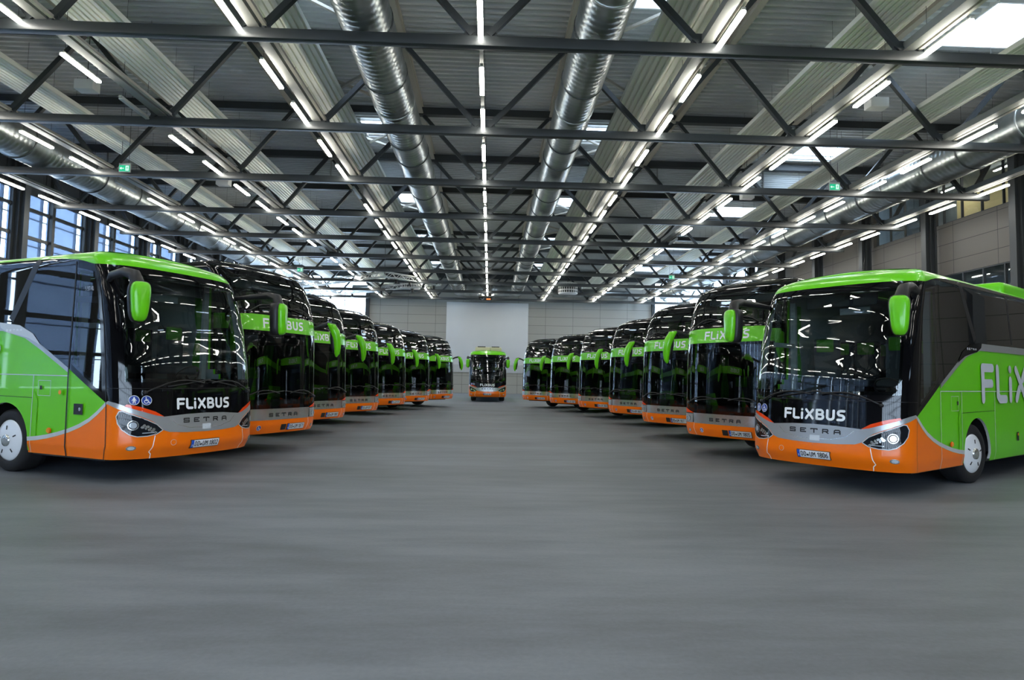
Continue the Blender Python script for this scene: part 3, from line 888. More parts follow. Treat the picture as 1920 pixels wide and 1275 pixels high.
MAKER = {  # wide spaced badge letters, pen .20
 'S': (1.0, [[(.92, .80), (.92, .90), (.10, .90), (.10, .52), (.92, .48), (.92, .10), (.10, .10), (.10, .20)]]),
 'E': (1.0, [[(.92, .88), (.10, .90), (.10, .10), (.92, .12)], [(.10, .5), (.72, .5)]]),
 'T': (1.0, [[(.02, .80), (.02, .90), (.98, .90), (.98, .80)], [(.50, .90), (.50, .10)]]),
 'R': (1.0, [[(.12, .10), (.12, .90), (.85, .90), (.90, .60), (.80, .48), (.12, .48)], [(.55, .46), (.92, .10)]]),
 'A': (1.0, [[(.10, .10), (.12, .72), (.25, .90), (.78, .90), (.90, .72), (.92, .10)], [(.12, .42), (.9, .42)]]),
}
def write(B, mb, text, s0, z0, hgt, m, off, font, pen, width=None, gap=.06, wscale=1.):
    adv = [font[c][0] if c != ' ' else .3 for c in text]
    tot = sum(adv)+gap*(len(text)-1)
    if width: wscale = width/(tot*hgt)
    s = s0
    for c, w in zip(text, adv):
        if c != ' ':
            for st in font[c][1]: stroke(B, mb, [(s+p[0]*hgt*wscale, z0+p[1]*hgt) for p in st], pen*hgt, off, m)
        s += (w+gap)*hgt*wscale
    return s-gap*hgt*wscale

# ---- shared bits
def hole_shell(B, mb, holes, m, off=0., zmax=None, inner=False):
    sg, zg = B.sgrid(), B.zgrid()
    keep = {}
    vs = []; fs = []
    for i, s in enumerate(sg):
        for j, z in enumerate(zg): vs.append(B.pt(s, z, off))
    nz = len(zg)
    for i in range(len(sg)-1):
        for j in range(nz-1):
            a, c, d, e = (sg[i], zg[j]), (sg[i+1], zg[j]), (sg[i+1], zg[j+1]), (sg[i], zg[j+1])
            mid = ((a[0]+c[0])/2, (a[1]+e[1])/2)
            if any(any(inside(q, h_) for q in (a, c, d, e, mid)) for h_ in holes): continue
            fs.append((i*nz+j, (i+1)*nz+j, (i+1)*nz+j+1, i*nz+j+1))
    mb.add(vs, fs, m, True)
    return sg, zg
def roof_cap(B, mb, m, off=0., front_m=None, xfront=-1.0):
    sg = [s for s in B.sgrid() if s >= 0]; ztop = B.zgrid()[-1]
    rows = []
    for s in sg:
        p, q = B.pt(s, ztop, off), B.pt(-s, ztop, off)
        row = []
        for k in range(9):
            t = k/8; x = p.lerp(q, t); wdt = abs(p.y)/B.b
            x.z += B.crown*(1-(2*t-1)**2)*min(1, wdt*1.2)
            row.append(x)
        rows.append(row)
    vs = [v for r in rows for v in r]; fs = []
    for i in range(len(rows)-1):
        for k in range(8): fs.append((i*9+k, (i+1)*9+k, (i+1)*9+k+1, i*9+k+1))
    mb.add(vs, fs, m, True)
def wheel(parent, x, side, steer=0., y=1.13, r=.50):
    t = empty('wheel', (x, side*y, r), steer); t.parent = parent
    o = side
    m = MB(); m.lathe([(.29, -.30), (.40, -.31), (.47, -.29), (.497, -.24), (.50, -.16), (.50, -.02), (.492, .04), (.45, .07), (.38, .075), (.325, .06), (.31, .03)], 'rubber', 40, 'Y')
    m.v = [(v[0], v[1]*o, v[2]) for v in m.v]; m.build('tyre', t)
    m = MB(); m.lathe([(.33, .03), (.325, .062), (.30, .075), (.24, .095), (.16, .105), (.085, .108)], 'hubcap', 40, 'Y')
    m.lathe([(.095, .10), (.09, .13), (.05, .135), (.0, .135)], 'chrome', 20, 'Y')
    for k in range(5):
        a = 2*PI*k/5+.4; c, s_ = math.cos(a), math.sin(a)
        m.bar((c*.17, .1045, s_*.17), (c*.235, .099, s_*.235), .02, .008, 'ink', (0, 1, 0))
    m.v = [(v[0], v[1]*o, v[2]) for v in m.v]; m.build('hubcap', t)
    return t
def wheel_wells(parent, xs):
    for x in xs:
        for sd in (-1, 1):
            m = MB(); vs = []; n = 14
            for yy in (1.262, .70):
                for i in range(n+1):
                    a = PI*i/n - 0; vs.append((x+.64*math.cos(a), sd*yy, .50+.66*math.sin(a)))
            N_ = n+1; fs = [(i, i+1, N_+i+1, N_+i) for i in range(n)] + [tuple(range(N_, 2*N_))]
            m.add(vs, fs, 'matblack'); m.build('wheel_well', parent)
def seat_row(parent, x, z, ys, mirror_x=False):
    for y in ys:
        m = MB(); m.box((-.10, -.22, .30), (.06, .22, 1.16), 'seat', bev=.05); m.box((-.06, -.22, .30), (.42, .22, .44), 'seat', bev=.04); m.box((-.0, -.05, 0), (.25, .05, .3), 'dash')
        s = m.build('seat', parent); s.location = (x, y, z)
        m = MB(); m.box((-.105, -.165, .90), (.075, .165, 1.14), 'seatgreen', bev=.04); m.build('headrest', s)
def plate(B, parent, s0, z0, text):
    m = MB(); w, hh = .52, .115
    patch(B, m, [(s0-.008, z0-.008), (s0+w+.008, z0-.008), (s0+w+.008, z0+hh+.008), (s0-.008, z0+hh+.008)], .018, 'ink')
    patch(B, m, [(s0, z0), (s0+w, z0), (s0+w, z0+hh), (s0, z0+hh)], .021, 'plate')
    patch(B, m, [(s0, z0), (s0+.045, z0), (s0+.045, z0+hh), (s0, z0+hh)], .0225, 'euroblue')
    for q in ((s0-.008, z0-.008, s0+w+.008, z0-.008), (s0-.008, z0+hh+.008, s0+w+.008, z0+hh+.008), (s0-.008, z0-.008, s0-.008, z0+hh+.008), (s0+w+.008, z0-.008, s0+w+.008, z0+hh+.008)):
        a, c, d, e = B.pt(q[0], q[1], .018), B.pt(q[2], q[3], .018), B.pt(q[2], q[3], -.004), B.pt(q[0], q[1], -.004)
        m.add([a, c, d, e], [(0, 1, 2, 3)], 'ink')
    p = m.build('licence_plate', parent, normals=False)
    m = MB()
    write(B, m, text[:2], s0+.062, z0+.022, .075, 'ink', .0235, THIN, .15, gap=.12)
    patch(B, m, circ(s0+.175, z0+.045, .017, 12), .0235, 'ink')
    write(B, m, text[2:4], s0+.205, z0+.022, .075, 'ink', .0235, THIN, .15, gap=.12)
    write(B, m, text[4:], s0+.330, z0+.022, .075, 'ink', .0235, THIN, .15, gap=.10, width=.165)
    write(B, m, 'D', s0+.015, z0+.02, .028, 'plate', .0235, THIN, .2)
    m.build('plate_characters', p, normals=False)
    return p
def wheelchair_sticker(B, parent, s, z, r, kind='wheelchair', o=.006):
    m = MB(); patch(B, m, circ(s, z, r, 22), o, 'white'); patch(B, m, circ(s, z, r*.90, 22), o+.0006, 'blue')
    st = lambda pts, w: stroke(B, m, [(s+p[0]*r, z+p[1]*r) for p in pts], w*r, o+.0014, 'white')
    if kind == 'wheelchair':
        patch(B, m, circ(s-.12*r, z+.58*r, .12*r, 10), o+.0014, 'white')
        st([(-.12, .4), (-.10, -.02), (.28, -.04), (.45, -.48), (.60, -.42)], .15); st([(-.1, .2), (.25, .18)], .12)
        st([(-.22, .10), (-.45, -.12), (-.42, -.42), (-.15, -.60), (.12, -.54), (.24, -.32)], .12)
    else:
        patch(B, m, circ(s, z+.52*r, .15*r, 10), o+.0014, 'white')
        st([(0, .3), (0, -.1)], .34); st([(-.12, -.1), (-.18, -.66)], .17); st([(.12, -.1), (.18, -.66)], .17); st([(-.2, .26), (-.38, -.12)], .12); st([(.2, .26), (.38, -.12)], .12)
    return m.build('wheelchair_sticker' if kind == 'wheelchair' else 'pedestrian_sticker', parent, normals=False)
def wiper(B, parent, s0, z0, s1, z1, arm=.02):
    m = MB(); pts = []
    for i in range(7):
        t = i/6; pts.append(B.pt(s0+(s1-s0)*t, z0+(z1-z0)*t + .10*math.sin(t*PI), .05))
    m.tube(pts, .012, 'matblack', 6)
    m.tube([B.pt(s0, z0, 0.), B.pt(s0, z0, .07)], .028, 'matblack', 8)
    a = [B.pt(s0+(s1-s0)*(.35+.65*i/6*1.25), z0+(z1-z0)*(.35+.65*i/6*1.25)+.035, .028) for i in range(7)]
    m.tube(a, .011, 'matblack', 5)
    m.build('wiper', parent)

def mirror_housing(parent, side, cx, cy, z0, z1, w, d):
    """rounded mirror head: coloured front cap, black back"""
    g = empty('side_mirror', (0, 0, 0)); g.parent = parent
    rot = Matrix.Rotation(side*.38, 3, 'Z'); o0 = Vector((cx, cy, 0))
    for nm, mt, xa, xb in (('mirror_cap', 'green', .0, d), ('mirror_back', 'matblack', -d*1.5, 0.)):
        m = MB(); rings = []; N = 24; prof = [(0, 1.0), (.45, .97), (.8, .82), (1.0, .5)] if nm == 'mirror_cap' else [(0, 1.08), (-.5, 1.08), (-1.0, 1.0)]
        vs = []
        for u, k in prof:
            for i in range(N):
                a = 2*PI*i/N; c, s_ = math.cos(a), math.sin(a)
                e = lambda v, p: math.copysign(abs(v)**p, v)
                hz = (z1-z0)/2; zz = e(s_, .55)*hz; wv = w/2*(1.0+.18*(zz/hz))
                yy = e(c, .55)*wv
                vs.append((cx + abs(u)*(xb-xa)*(1 if nm == 'mirror_cap' else -1), cy + yy*k, (z0+z1)/2 + zz*(1-(1-k)*.5)))
        n = len(prof)
        fs = [(i*N+j, i*N+(j+1) % N, (i+1)*N+(j+1) % N, (i+1)*N+j) for i in range(n-1) for j in range(N)] + [tuple(range((n-1)*N, n*N)), tuple(range(N))[::-1]]
        vs = [rot @ (Vector(v)-o0) + o0 for v in vs]
        m.add(vs, fs, mt, True); m.build(nm, g)
    return g

def coach_interior(root, zf, rows, ycur, zc0, zc1, dz, deep, rear):
    m = MB(); m.box((-deep, -1.18, zf-.12), (-.95, 1.18, zf), 'dash'); m.box((-deep-.05, -1.18, zf), (-deep, 1.18, rear), 'dash')
    m.build('cab_floor', root)
    m = MB(); vs = []
    for x, z in ((-.40, dz-.30), (-.42, dz-.04), (-.60, dz), (-.95, dz+.02), (-1.10, dz-.06), (-1.12, dz-.50)):
        for y in (-1.08, -.6, 0, .6, 1.08): vs.append((x-.10*abs(y)**2, y, z))
    m.add(vs, [(i*5+k, i*5+k+1, i*5+k+6, i*5+k+5) for i in range(5) for k in range(4)], 'dash', True)
    m.build('dashboard', root)
    m = MB(); vs = []; N, n2 = 24, 6
    for i in range(N):
        a = 2*PI*i/N
        for k in range(n2):
            c = 2*PI*k/n2; r = .22+.014*math.cos(c); p = Vector((r*math.cos(a), r*math.sin(a), .014*math.sin(c)))
            p = Matrix.Rotation(-.9, 3, 'Y') @ p; vs.append((p.x-1.22, p.y+.62, p.z+dz+.10))
    m.add(vs, [(i*n2+k, i*n2+(k+1) % n2, ((i+1) % N)*n2+(k+1) % n2, ((i+1) % N)*n2+k) for i in range(N) for k in range(n2)], 'matblack', True)
    m.bar((-1.22, .42, dz+.10), (-1.22, .82, dz+.10), .03, .03, 'matblack'); m.bar((-1.22, .62, dz+.10), (-1.05, .62, dz-.05), .05, .05, 'matblack')
    m.build('steering_wheel', root)
    for x in rows: seat_row(root, x, zf, (-.95, -.48, .48, .95) if x < -2.2 else (-.62, .62))
    for sd in ycur:
        m = MB(); vs = []; nz = 9
        for k in range(nz):
            z = zc0+(zc1-zc0)*k/(nz-1); pin = 1-.55*math.exp(-((k-4.)/1.2)**2)
            for i in range(13):
                u = i/12; vs.append((-1.42-.30*u*pin - .15*(1-pin), sd*(1.14+.035*math.sin(u*22)), z))
        m.add(vs, [(k*13+i, k*13+i+1, (k+1)*13+i+1, (k+1)*13+i) for k in range(nz-1) for i in range(12)], 'curtain', True)
        m.build('curtain', root)

# ------------------------------------------------------------------ single-deck touring coach
def touring_coach(number, door_detail=True, roof_cream=False, steer=0.):
    B = Body(12.4, .50, [(.35, .07), (.55, .0), (.95, .02), (1.3, .05), (1.7, .10), (2.2, .19), (2.7, .32), (3.1, .48), (3.35, .64), (3.6, .80)],
             3.28, .30, crown=.06, zlow=.352, dense=((-3.85, -2.2), (-9.95, -8.65)))
    f = B.sf; g = lambda x: B.sx(-x)
    root = empty('touring_coach')
    wcx = 2.93; rx = 9.3
    ws_in = [(-f(1.14), 1.52), (f(1.14), 1.52), (f(1.13), 2.6), (f(1.06), 3.10), (-f(1.06), 3.10), (-f(1.13), 2.6)]
    D = [(g(.62), 1.34), (g(1.34), 1.76), (g(1.34), 3.18), (g(.62), 3.10)]
    arch = lambda r, x: [(g(x - r*math.cos(a)) if True else 0, max(.352, .50+r*math.sin(a))) for a in [PI*i/16 for i in range(17)]]
    def archpoly(r, x):
        p = [(g(x-r*math.cos(PI*i/18)), .50+r*math.sin(PI*i/18)) for i in range(19)]
        return [(p[0][0], .30)] + p + [(p[-1][0], .30)]
    holes = [ws_in, D, mir(D)]
    for x in (wcx, rx): holes += [archpoly(.60, x), mir(archpoly(.60, x))]
    m = MB(); hole_shell(B, m, holes, 'green', off=-.008); roof_cap(B, m, 'green'); m.build('body_shell', root)
    m = MB(); hole_shell(B, m, [ws_in, D, mir(D)] + holes[3:], 'trim', off=-.05); m.build('inner_lining', root)
    m = MB(); m.box((-11.8, -1.1, .30), (-.75, 1.1, .42), 'matblack'); m.build('underbody', root)
    # green / orange flank pieces round the wheel arches
    for sg in (1, -1):
        for x in (wcx, rx):
            m = MB(); n = 18
            for i in range(n):
                a0, a1 = PI*i/n, PI*(i+1)/n; q = []
                for a in (a0, a1):
                    ci, si = g(x-.605*math.cos(a)), .50+.605*math.sin(a)
                    # outward to the box edge
                    k = min(.80/max(abs(math.cos(a)), 1e-6), .82/max(math.sin(a), 1e-6)); q.append(((ci, si), (g(x-k*math.cos(a)), .50+k*math.sin(a))))
                pl = [q[0][0], q[1][0], q[1][1], q[0][1]]
                patch(B, m, pl if sg > 0 else mir(pl), .002, 'green')
            for e in (-1, 1):
                pl = [(g(x+e*.605), .352), (g(x+e*.80), .352), (g(x+e*.80), .50), (g(x+e*.605), .50)]
                patch(B, m, pl if sg > 0 else mir(pl), .002, 'green')
            m.build('wheel_arch_panel', root)
    for sg in (1, -1):
        for x in (wcx, rx):
            m = MB(); vs = []; n = 22
            for i in range(n+1):
                a = PI*(i/n*1.12-.06)
                for r, o_ in ((.605, .004), (.640, .004), (.605, -.035)):
                    p = B.pt(sg*g(x-r*math.cos(a)), .50+r*math.sin(a), o_); vs.append(p)
            m.add(vs, [(i*3, i*3+1, i*3+4, i*3+3) for i in range(n)], 'green', True)
            m.add(vs, [(i*3, i*3+3, i*3+5, i*3+2) for i in range(n)], 'swoosh', True)
            m.build('wheel_arch_lip', root)
    # orange nose and flank
    sw = [(.46, 1.165), (.56, 1.09), (.70, .99), (.88, .88), (1.10, .785), (1.33, .71), (1.60, .642), (1.85, .59), (2.10, .552), (2.325, .53)]
    m = MB()
    patch(B, m, [(-g(.5), .353), (g(.5), .353), (g(.5), 1.17), (-g(.5), 1.17)], .004, 'orange')
    m.build('front_bumper', root)
    for sd in (1, -1):
        m = MB(); pl = [(g(a), z) for a, z in sw] + [(g(2.325), .353), (g(.50), .353)]
        pl[0] = (g(.50), 1.14)
        patch(B, m, pl if sd > 0 else mir(pl), .004, 'orange'); m.build('orange_flank', root)
        m = MB(); pl = [(g(a), z+.002) for a, z in sw] + [(g(a+.012), z+.052+.012*i/9) for i, (a, z) in list(enumerate(sw))[::-1]]
        patch(B, m, pl if sd > 0 else mir(pl), .006, 'swoosh'); m.build('silver_stripe', root)
    # silver centre panel that runs out above the headlamps
    def both(poly): return [(f(y) if not isinstance(y, tuple) else g(y[0]), z) for y, z in poly]
    halfT = [(0, 1.0), (.35, .992), (.70, .965), (.85, 1.01), (1.02, 1.07), (1.15, 1.125), (1.24, 1.175), ((.46,), 1.20)]
    halfB = [((.47,), 1.155), (1.22, 1.085), (1.10, 1.02), (.98, .965), (.86, .905), (.77, .84), (.70, .765), (.62, .735), (.35, .715), (0, .708)]
    P_ = both(halfT) + both(halfB)
    m = MB(); patch(B, m, P_, .010, 'silver'); patch(B, m, mir(P_), .010, 'silver'); m.build('grille_panel', root)
    m = MB()
    for pl in ([(f(y), z) for y, z in ((-.60, .93), (-.50, .84), (-.3, .785), (0, .772), (.3, .785), (.5, .84), (.60, .93))],): stroke(B, m, pl, .006, .0105, 'chrome')
    patch(B, m, [(f(-.06), .745), (f(.10), .745), (f(.10), .83), (f(-.06), .83)], .0105, 'sidewhite')
    m.build('grille_crease', root)
    # black front
    low = [(-y_, z) for y_, z in [(q[0], q[1]) for q in both(halfT)]][::-1] + both(halfT)[1:]
    m = MB(); sB = g(.50)
    pb = low + [(sB, 1.18), (sB, 1.53), (-sB, 1.53), (-sB, 1.18)]
    patch(B, m, pb, .008, 'black')
    for sd in (1, -1):
        pl = [(f(1.13), 1.53), (sB, 1.53), (sB, 3.235), (f(1.04), 3.235), (f(1.05), 3.09), (f(1.12), 2.6)]
        patch(B, m, pl if sd > 0 else mir(pl), .008, 'black')
    patch(B, m, [(-f(1.05), 3.08), (f(1.05), 3.08), (f(1.05), 3.24), (-f(1.05), 3.24)], .008, 'black')
    fm = m.build('front_mask', root)
    m = MB(); stroke(B, m, [(-sB, 1.385), (sB, 1.385)], .006, .0105, 'matblack', False); m.build('mask_seam', root)
    m = MB(); patch(B, m, [(-f(1.16), 1.48), (f(1.16), 1.48), (f(1.155), 2.62), (f(1.09), 3.13), (-f(1.09), 3.13), (-f(1.155), 2.62)], .012, 'darkscreen' if roof_cream else 'windscreen'); m.build('windscreen', root, normals=False)
    # flanks: black frame, cab side glass, tinted windows
    for sd, nm in ((1, 'l'), (-1, 'r')):
        fl = (lambda p: p) if sd > 0 else mir
        G = lambda pts: fl([(g(a), z) for a, z in pts])
        m = MB()
        patch(B, m, G([(.50, 1.17), (.62, 1.235), (.62, 3.25), (.50, 3.235)]), .006, 'black')
        patch(B, m, G([(.62, 1.235), (1.35, 1.62), (1.35, 1.78), (.62, 1.36)]), .006, 'black')
        patch(B, m, G([(.62, 3.09), (1.35, 3.16), (1.35, 3.33), (.62, 3.25)]), .006, 'black')
        if sd < 0: patch(B, m, G([(.62, 2.64), (1.35, 2.66), (1.35, 2.76), (.62, 2.74)]), .008, 'black')
        m.build('cab_window_frame', root)
        m = MB(); patch(B, m, G([(.60, 1.31), (1.37, 1.73), (1.37, 3.2), (.60, 3.12)]), .010, 'doorglass'); m.build('cab_side_window', root, normals=False)
        m = MB(); E_ = 12.0
        patch(B, m, G([(1.34, 1.615), (1.42, 1.66), (2.11, 2.01), (2.60, 2.24), (3.15, 2.37), (E_, 2.40), (E_, 3.42), (2.7, 3.43), (1.9, 3.40), (1.34, 3.335)]), .006, 'tint')
        m.build('side_window_band', root)
        m = MB()
        patch(B, m, G([(1.41, 1.59), (2.13, 1.945), (2.55, 2.13), (3.15, 2.25), (E_, 2.28), (E_, 2.405), (3.15, 2.375), (2.6, 2.245), (2.11, 2.015), (1.42, 1.665)]), .009, 'silver')
        m.build('waist_strip', root)
        m = MB(); patch(B, m, G([(2.12, 2.01), (2.35, 2.20), (2.70, 2.335), (3.25, 2.39), (3.20, 2.30), (3.0, 2.22), (2.72, 2.18), (2.45, 2.13)]), .013, 'black' if sd > 0 else 'swoosh')
        bd = m.build('corner_badge', root)
        m = MB(); s0 = g(2.55) if sd > 0 else -g(3.05)
        write(B, m, 'SETRA', s0, 2.245 if sd > 0 else 2.24, .035, 'white', .0145, MAKER, .2, width=.42, gap=.6); m.build('badge_lettering', bd, normals=False)
        # window dividers: curved dark posts behind the glass
        for x0, x1 in ((2.35, 2.95), (4.6, 4.8), (6.5, 6.6), (8.4, 8.5), (10.3, 10.4)):
            m = MB(); stroke(B, m, G([(x0, 3.40), ((x0*.55+x1*.45), 2.95), (x1, 2.42)]), .09 if x0 > 3 else .14, .0075, 'matblack', False); m.build('window_post', root)
        m = MB()
        for pts in ([(1.40, 1.55), (12.0, 1.57)], [(1.40, 1.55), (1.40, .355)], [(2.25, 1.55), (2.25, .355)], [(3.76, 1.55), (3.76, .355)], [(5.9, 1.55), (5.9, .355)], [(8.2, 1.55), (8.2, .355)]):
            if sd < 0 and pts[1][1] < .4 and pts[0][0] == 1.40: continue
            stroke(B, m, G(pts), .014, .009, 'swoosh', False)
        stroke(B, m, G([(2.25, 1.20), (3.76, 1.215)]), .008, .009, 'ink', False)
        m.build('panel_joint', root)
        m = MB(); bx = [(1.82, 1.24), (2.12, 1.24), (2.12, 1.47), (1.82, 1.47), (1.82, 1.24)]
        stroke(B, m, G(bx), .008, .009, 'swoosh'); patch(B, m, G([(2.06, 1.33), (2.11, 1.33), (2.11, 1.39), (2.06, 1.39)] if sd > 0 else [(2.03, 1.33), (2.08, 1.33), (2.08, 1.39), (2.03, 1.39)]), .009, 'ink'); m.build('filler_flap', root)
        m = MB(); patch(B, m, fl(circ(g(1.80), .715, .05, 14, .035)), .022, 'amber'); patch(B, m, fl(circ(g(1.80), .715, .06, 14, .045)), .010, 'orange'); m.build('side_marker', root)
        m = MB(); patch(B, m, G([(4.9, .64), (5.0, .64), (5.0, .80), (4.9, .80)]), .009, 'ink'); patch(B, m, G([(4.92, .73), (4.98, .73), (4.98, .78), (4.92, .78)]), .014, 'amber'); m.build('side_reflector', root)
        m = MB(); stroke(B, m, G([(.50, 3.235), (.50, .355)]), .016 if sd < 0 else .006, .0115, 'ink', False); m.build('corner_seam', root)
        if sd < 0:
            m = MB(); stroke(B, m, G([(1.41, 3.30), (1.415, 1.60), (1.40, .355)]), .028, .0115, 'ink', False)
            m.build('door_gap', root)
            m = MB(); write(B, m, 'S 517 HD', -g(1.04), 2.83, .065, 'sidewhite', .0135, THIN, .13, gap=.12, width=.33); m.build('model_lettering', root, normals=False)
            m = MB(); patch(B, m, G([(1.03, .98), (1.24, .98), (1.24, 1.14), (1.03, 1.14)]), .012, 'ink'); patch(B, m, fl(circ(g(1.10), 1.06, .028, 10)), .014, 'chrome'); m.build('door_handle', root)
            m = MB(); patch(B, m, fl(circ(g(1.56), 1.30, .055, 12)), .010, 'green'); patch(B, m, fl(circ(g(1.56), 1.30, .035, 10)), .03, 'amber'); m.build('side_repeater', root)
        m = MB()
        write(B, m, 'FLiXBUS', g(3.10) if sd > 0 else -(g(3.10)+4.75), 1.34, .70, 'sidewhite', .0125, LOGO, .215, width=4.75); m.build('side_lettering', root, normals=False)
        # headlamps
        hl = [(.715, .77), (.80, .855), (.92, .92), (1.06, .985), (1.19, 1.055), (1.215, 1.05), (1.235, .98), (1.225, .88), (1.19, .79), (1.12, .715), (1.04, .685), (.92, .69), (.80, .715)]
        H = fl([(f(y), z) for y, z in hl])
        m = MB(); patch(B, m, H, .013, 'lens')
        hd = m.build('headlight', root)
        m = MB(); cs = sd*f(1.085); stroke(B, m, H+[H[0]], .012, .0135, 'swoosh'); m.build('headlight_rim', hd)
        m = MB(); patch(B, m, circ(cs, .85, .072, 22), .0145, 'chrome'); patch(B, m, circ(cs, .85, .060, 22), .0150, 'matblack'); patch(B, m, circ(cs, .85, .046, 22), .024, 'headglow' if number == '1806' and sd > 0 else 'bulb'); m.build('projector_lamp', hd, normals=False)
        m = MB()
        for q in range(9):
            yy = .82+.020*q; zz = .755+.010*q+(.02 if q % 2 else -.015)
            patch(B, m, fl(circ(f(yy), zz, .016+.006*(q % 3), 6, .022)), .0146+.0004*q, 'chrome')
        stroke(B, m, fl([(f(.80), .74), (f(.98), .735)]), .012, .0146, 'bulb')
        m.build('reflector', hd, normals=False)
        m = MB(); tl = [(.70, .968), (.80, .985), (1.0, 1.055), (1.17, 1.125), (1.15, 1.155), (1.0, 1.115), (.82, 1.045)]
        patch(B, m, fl([(f(y), z) for y, z in tl]), .016, 'signal'); m.build('turn_signal', root)
        m = MB(); patch(B, m, fl(circ(f(1.10), .52, .065, 18, .036)), .008, 'chrome'); patch(B, m, fl(circ(f(1.10), .52, .045, 16, .024)), .016, 'bulb'); m.build('fog_lamp', root)
        m = MB(); stroke(B, m, fl([(f(.82), .69), (f(.85), .52), (f(.875), .455), (f(.84), .42), (f(.83), .355)]), .012, .0065, 'white'); m.build('bumper_joint', root)
        # mirrors
        g_ = mirror_housing(root, sd, .17, sd*1.36, 2.33, 2.90, .245, .10)
        m = MB(); m.tube([(-.80, sd*1.16, 2.98), (-.50, sd*1.32, 3.03), (-.15, sd*1.38, 3.05), (.05, sd*1.375, 3.00), (.11, sd*1.36, 2.86), (.10, sd*1.355, 2.6)], [.035, .055, .07, .085, .10, .09], 'matblack', 10); m.build('mirror_arm', g_)
        wiper(B, root, sd*f(.95), 1.33, sd*f(.10) if sd > 0 else -f(.05), 1.47)
    m = MB(); patch(B, m, circ(f(-.55), .575, .045, 20), .0066, 'swoosh'); patch(B, m, circ(f(-.55), .575, .040, 20), .0070, 'orange'); m.build('tow_eye_cover', root)
    m = MB(); write(B, m, 'FLiXBUS', f(-.51), 1.065, .175, 'white', .0115, LOGO, .22, width=1.0); m.build('front_lettering', root, normals=False)
    m = MB(); write(B, m, 'SETRA', f(-.40), .862, .070, 'ink', .0125, MAKER, .27, width=.82, gap=.7); m.build('maker_lettering', root, normals=False)
    plate(B, root, f(-.26), .465, 'DDUM'+number)
    wheelchair_sticker(B, root, f(-.93), 1.21, .07, o=.0095); wheelchair_sticker(B, root, f(-1.075), 1.215, .07, 'pedestrian', o=.0095)
    # roof unit, antenna
    m = MB()
    m.box((-9.2, -.95, 3.36), (-2.6, .95, 3.86), 'cream', bev=.10) if roof_cream else m.box((-9.6, -1.05, 3.36), (-5.2, 1.05, 3.70), 'green', bev=.10); m.build('roof_air_conditioner', root)
    if roof_cream:
        m = MB(); m.box((-2.75, -.78, 3.84), (-2.65, -.22, 3.91), 'matblack'); m.box((-2.75, .22, 3.84), (-2.65, .78, 3.91), 'matblack'); m.build('roof_rail', root)
    m = MB(); m.tube([(-1.4, .15, 3.52), (-1.42, .15, 3.60), (-1.48, .15, 3.82)], [.03, .010, .004], 'matblack', 6); m.build('antenna', root)
    coach_interior(root, 1.30, (-1.65, -2.9, -3.75, -4.6), (1, -1), 1.65, 3.08, 1.47, 6.0, 3.3)
    m = MB(); m.box((-.92, -.55, 2.93), (-.88, .60, 3.12), 'dash'); m.box((-1.25, -.15, 2.82), (-1.20, .35, 2.93), 'trim'); m.build('sun_blind', root)
    m = MB(); m.box((-1.44, -1.16, 1.3), (-1.38, -1.06, 3.12), 'trim'); m.box((-1.40, -1.12, 2.28), (-.75, -1.08, 2.36), 'trim'); m.build('door_pillar', root)
    m = MB(); m.box((-1.44, 1.06, 1.3), (-1.38, 1.16, 3.12), 'trim'); m.build('driver_pillar', root)
    wheel_wells(root, (-wcx, -rx))
    for x in (-wcx, -rx):
        for sd in (1, -1): wheel(root, x, sd, steer if x == -wcx else 0)
    return root

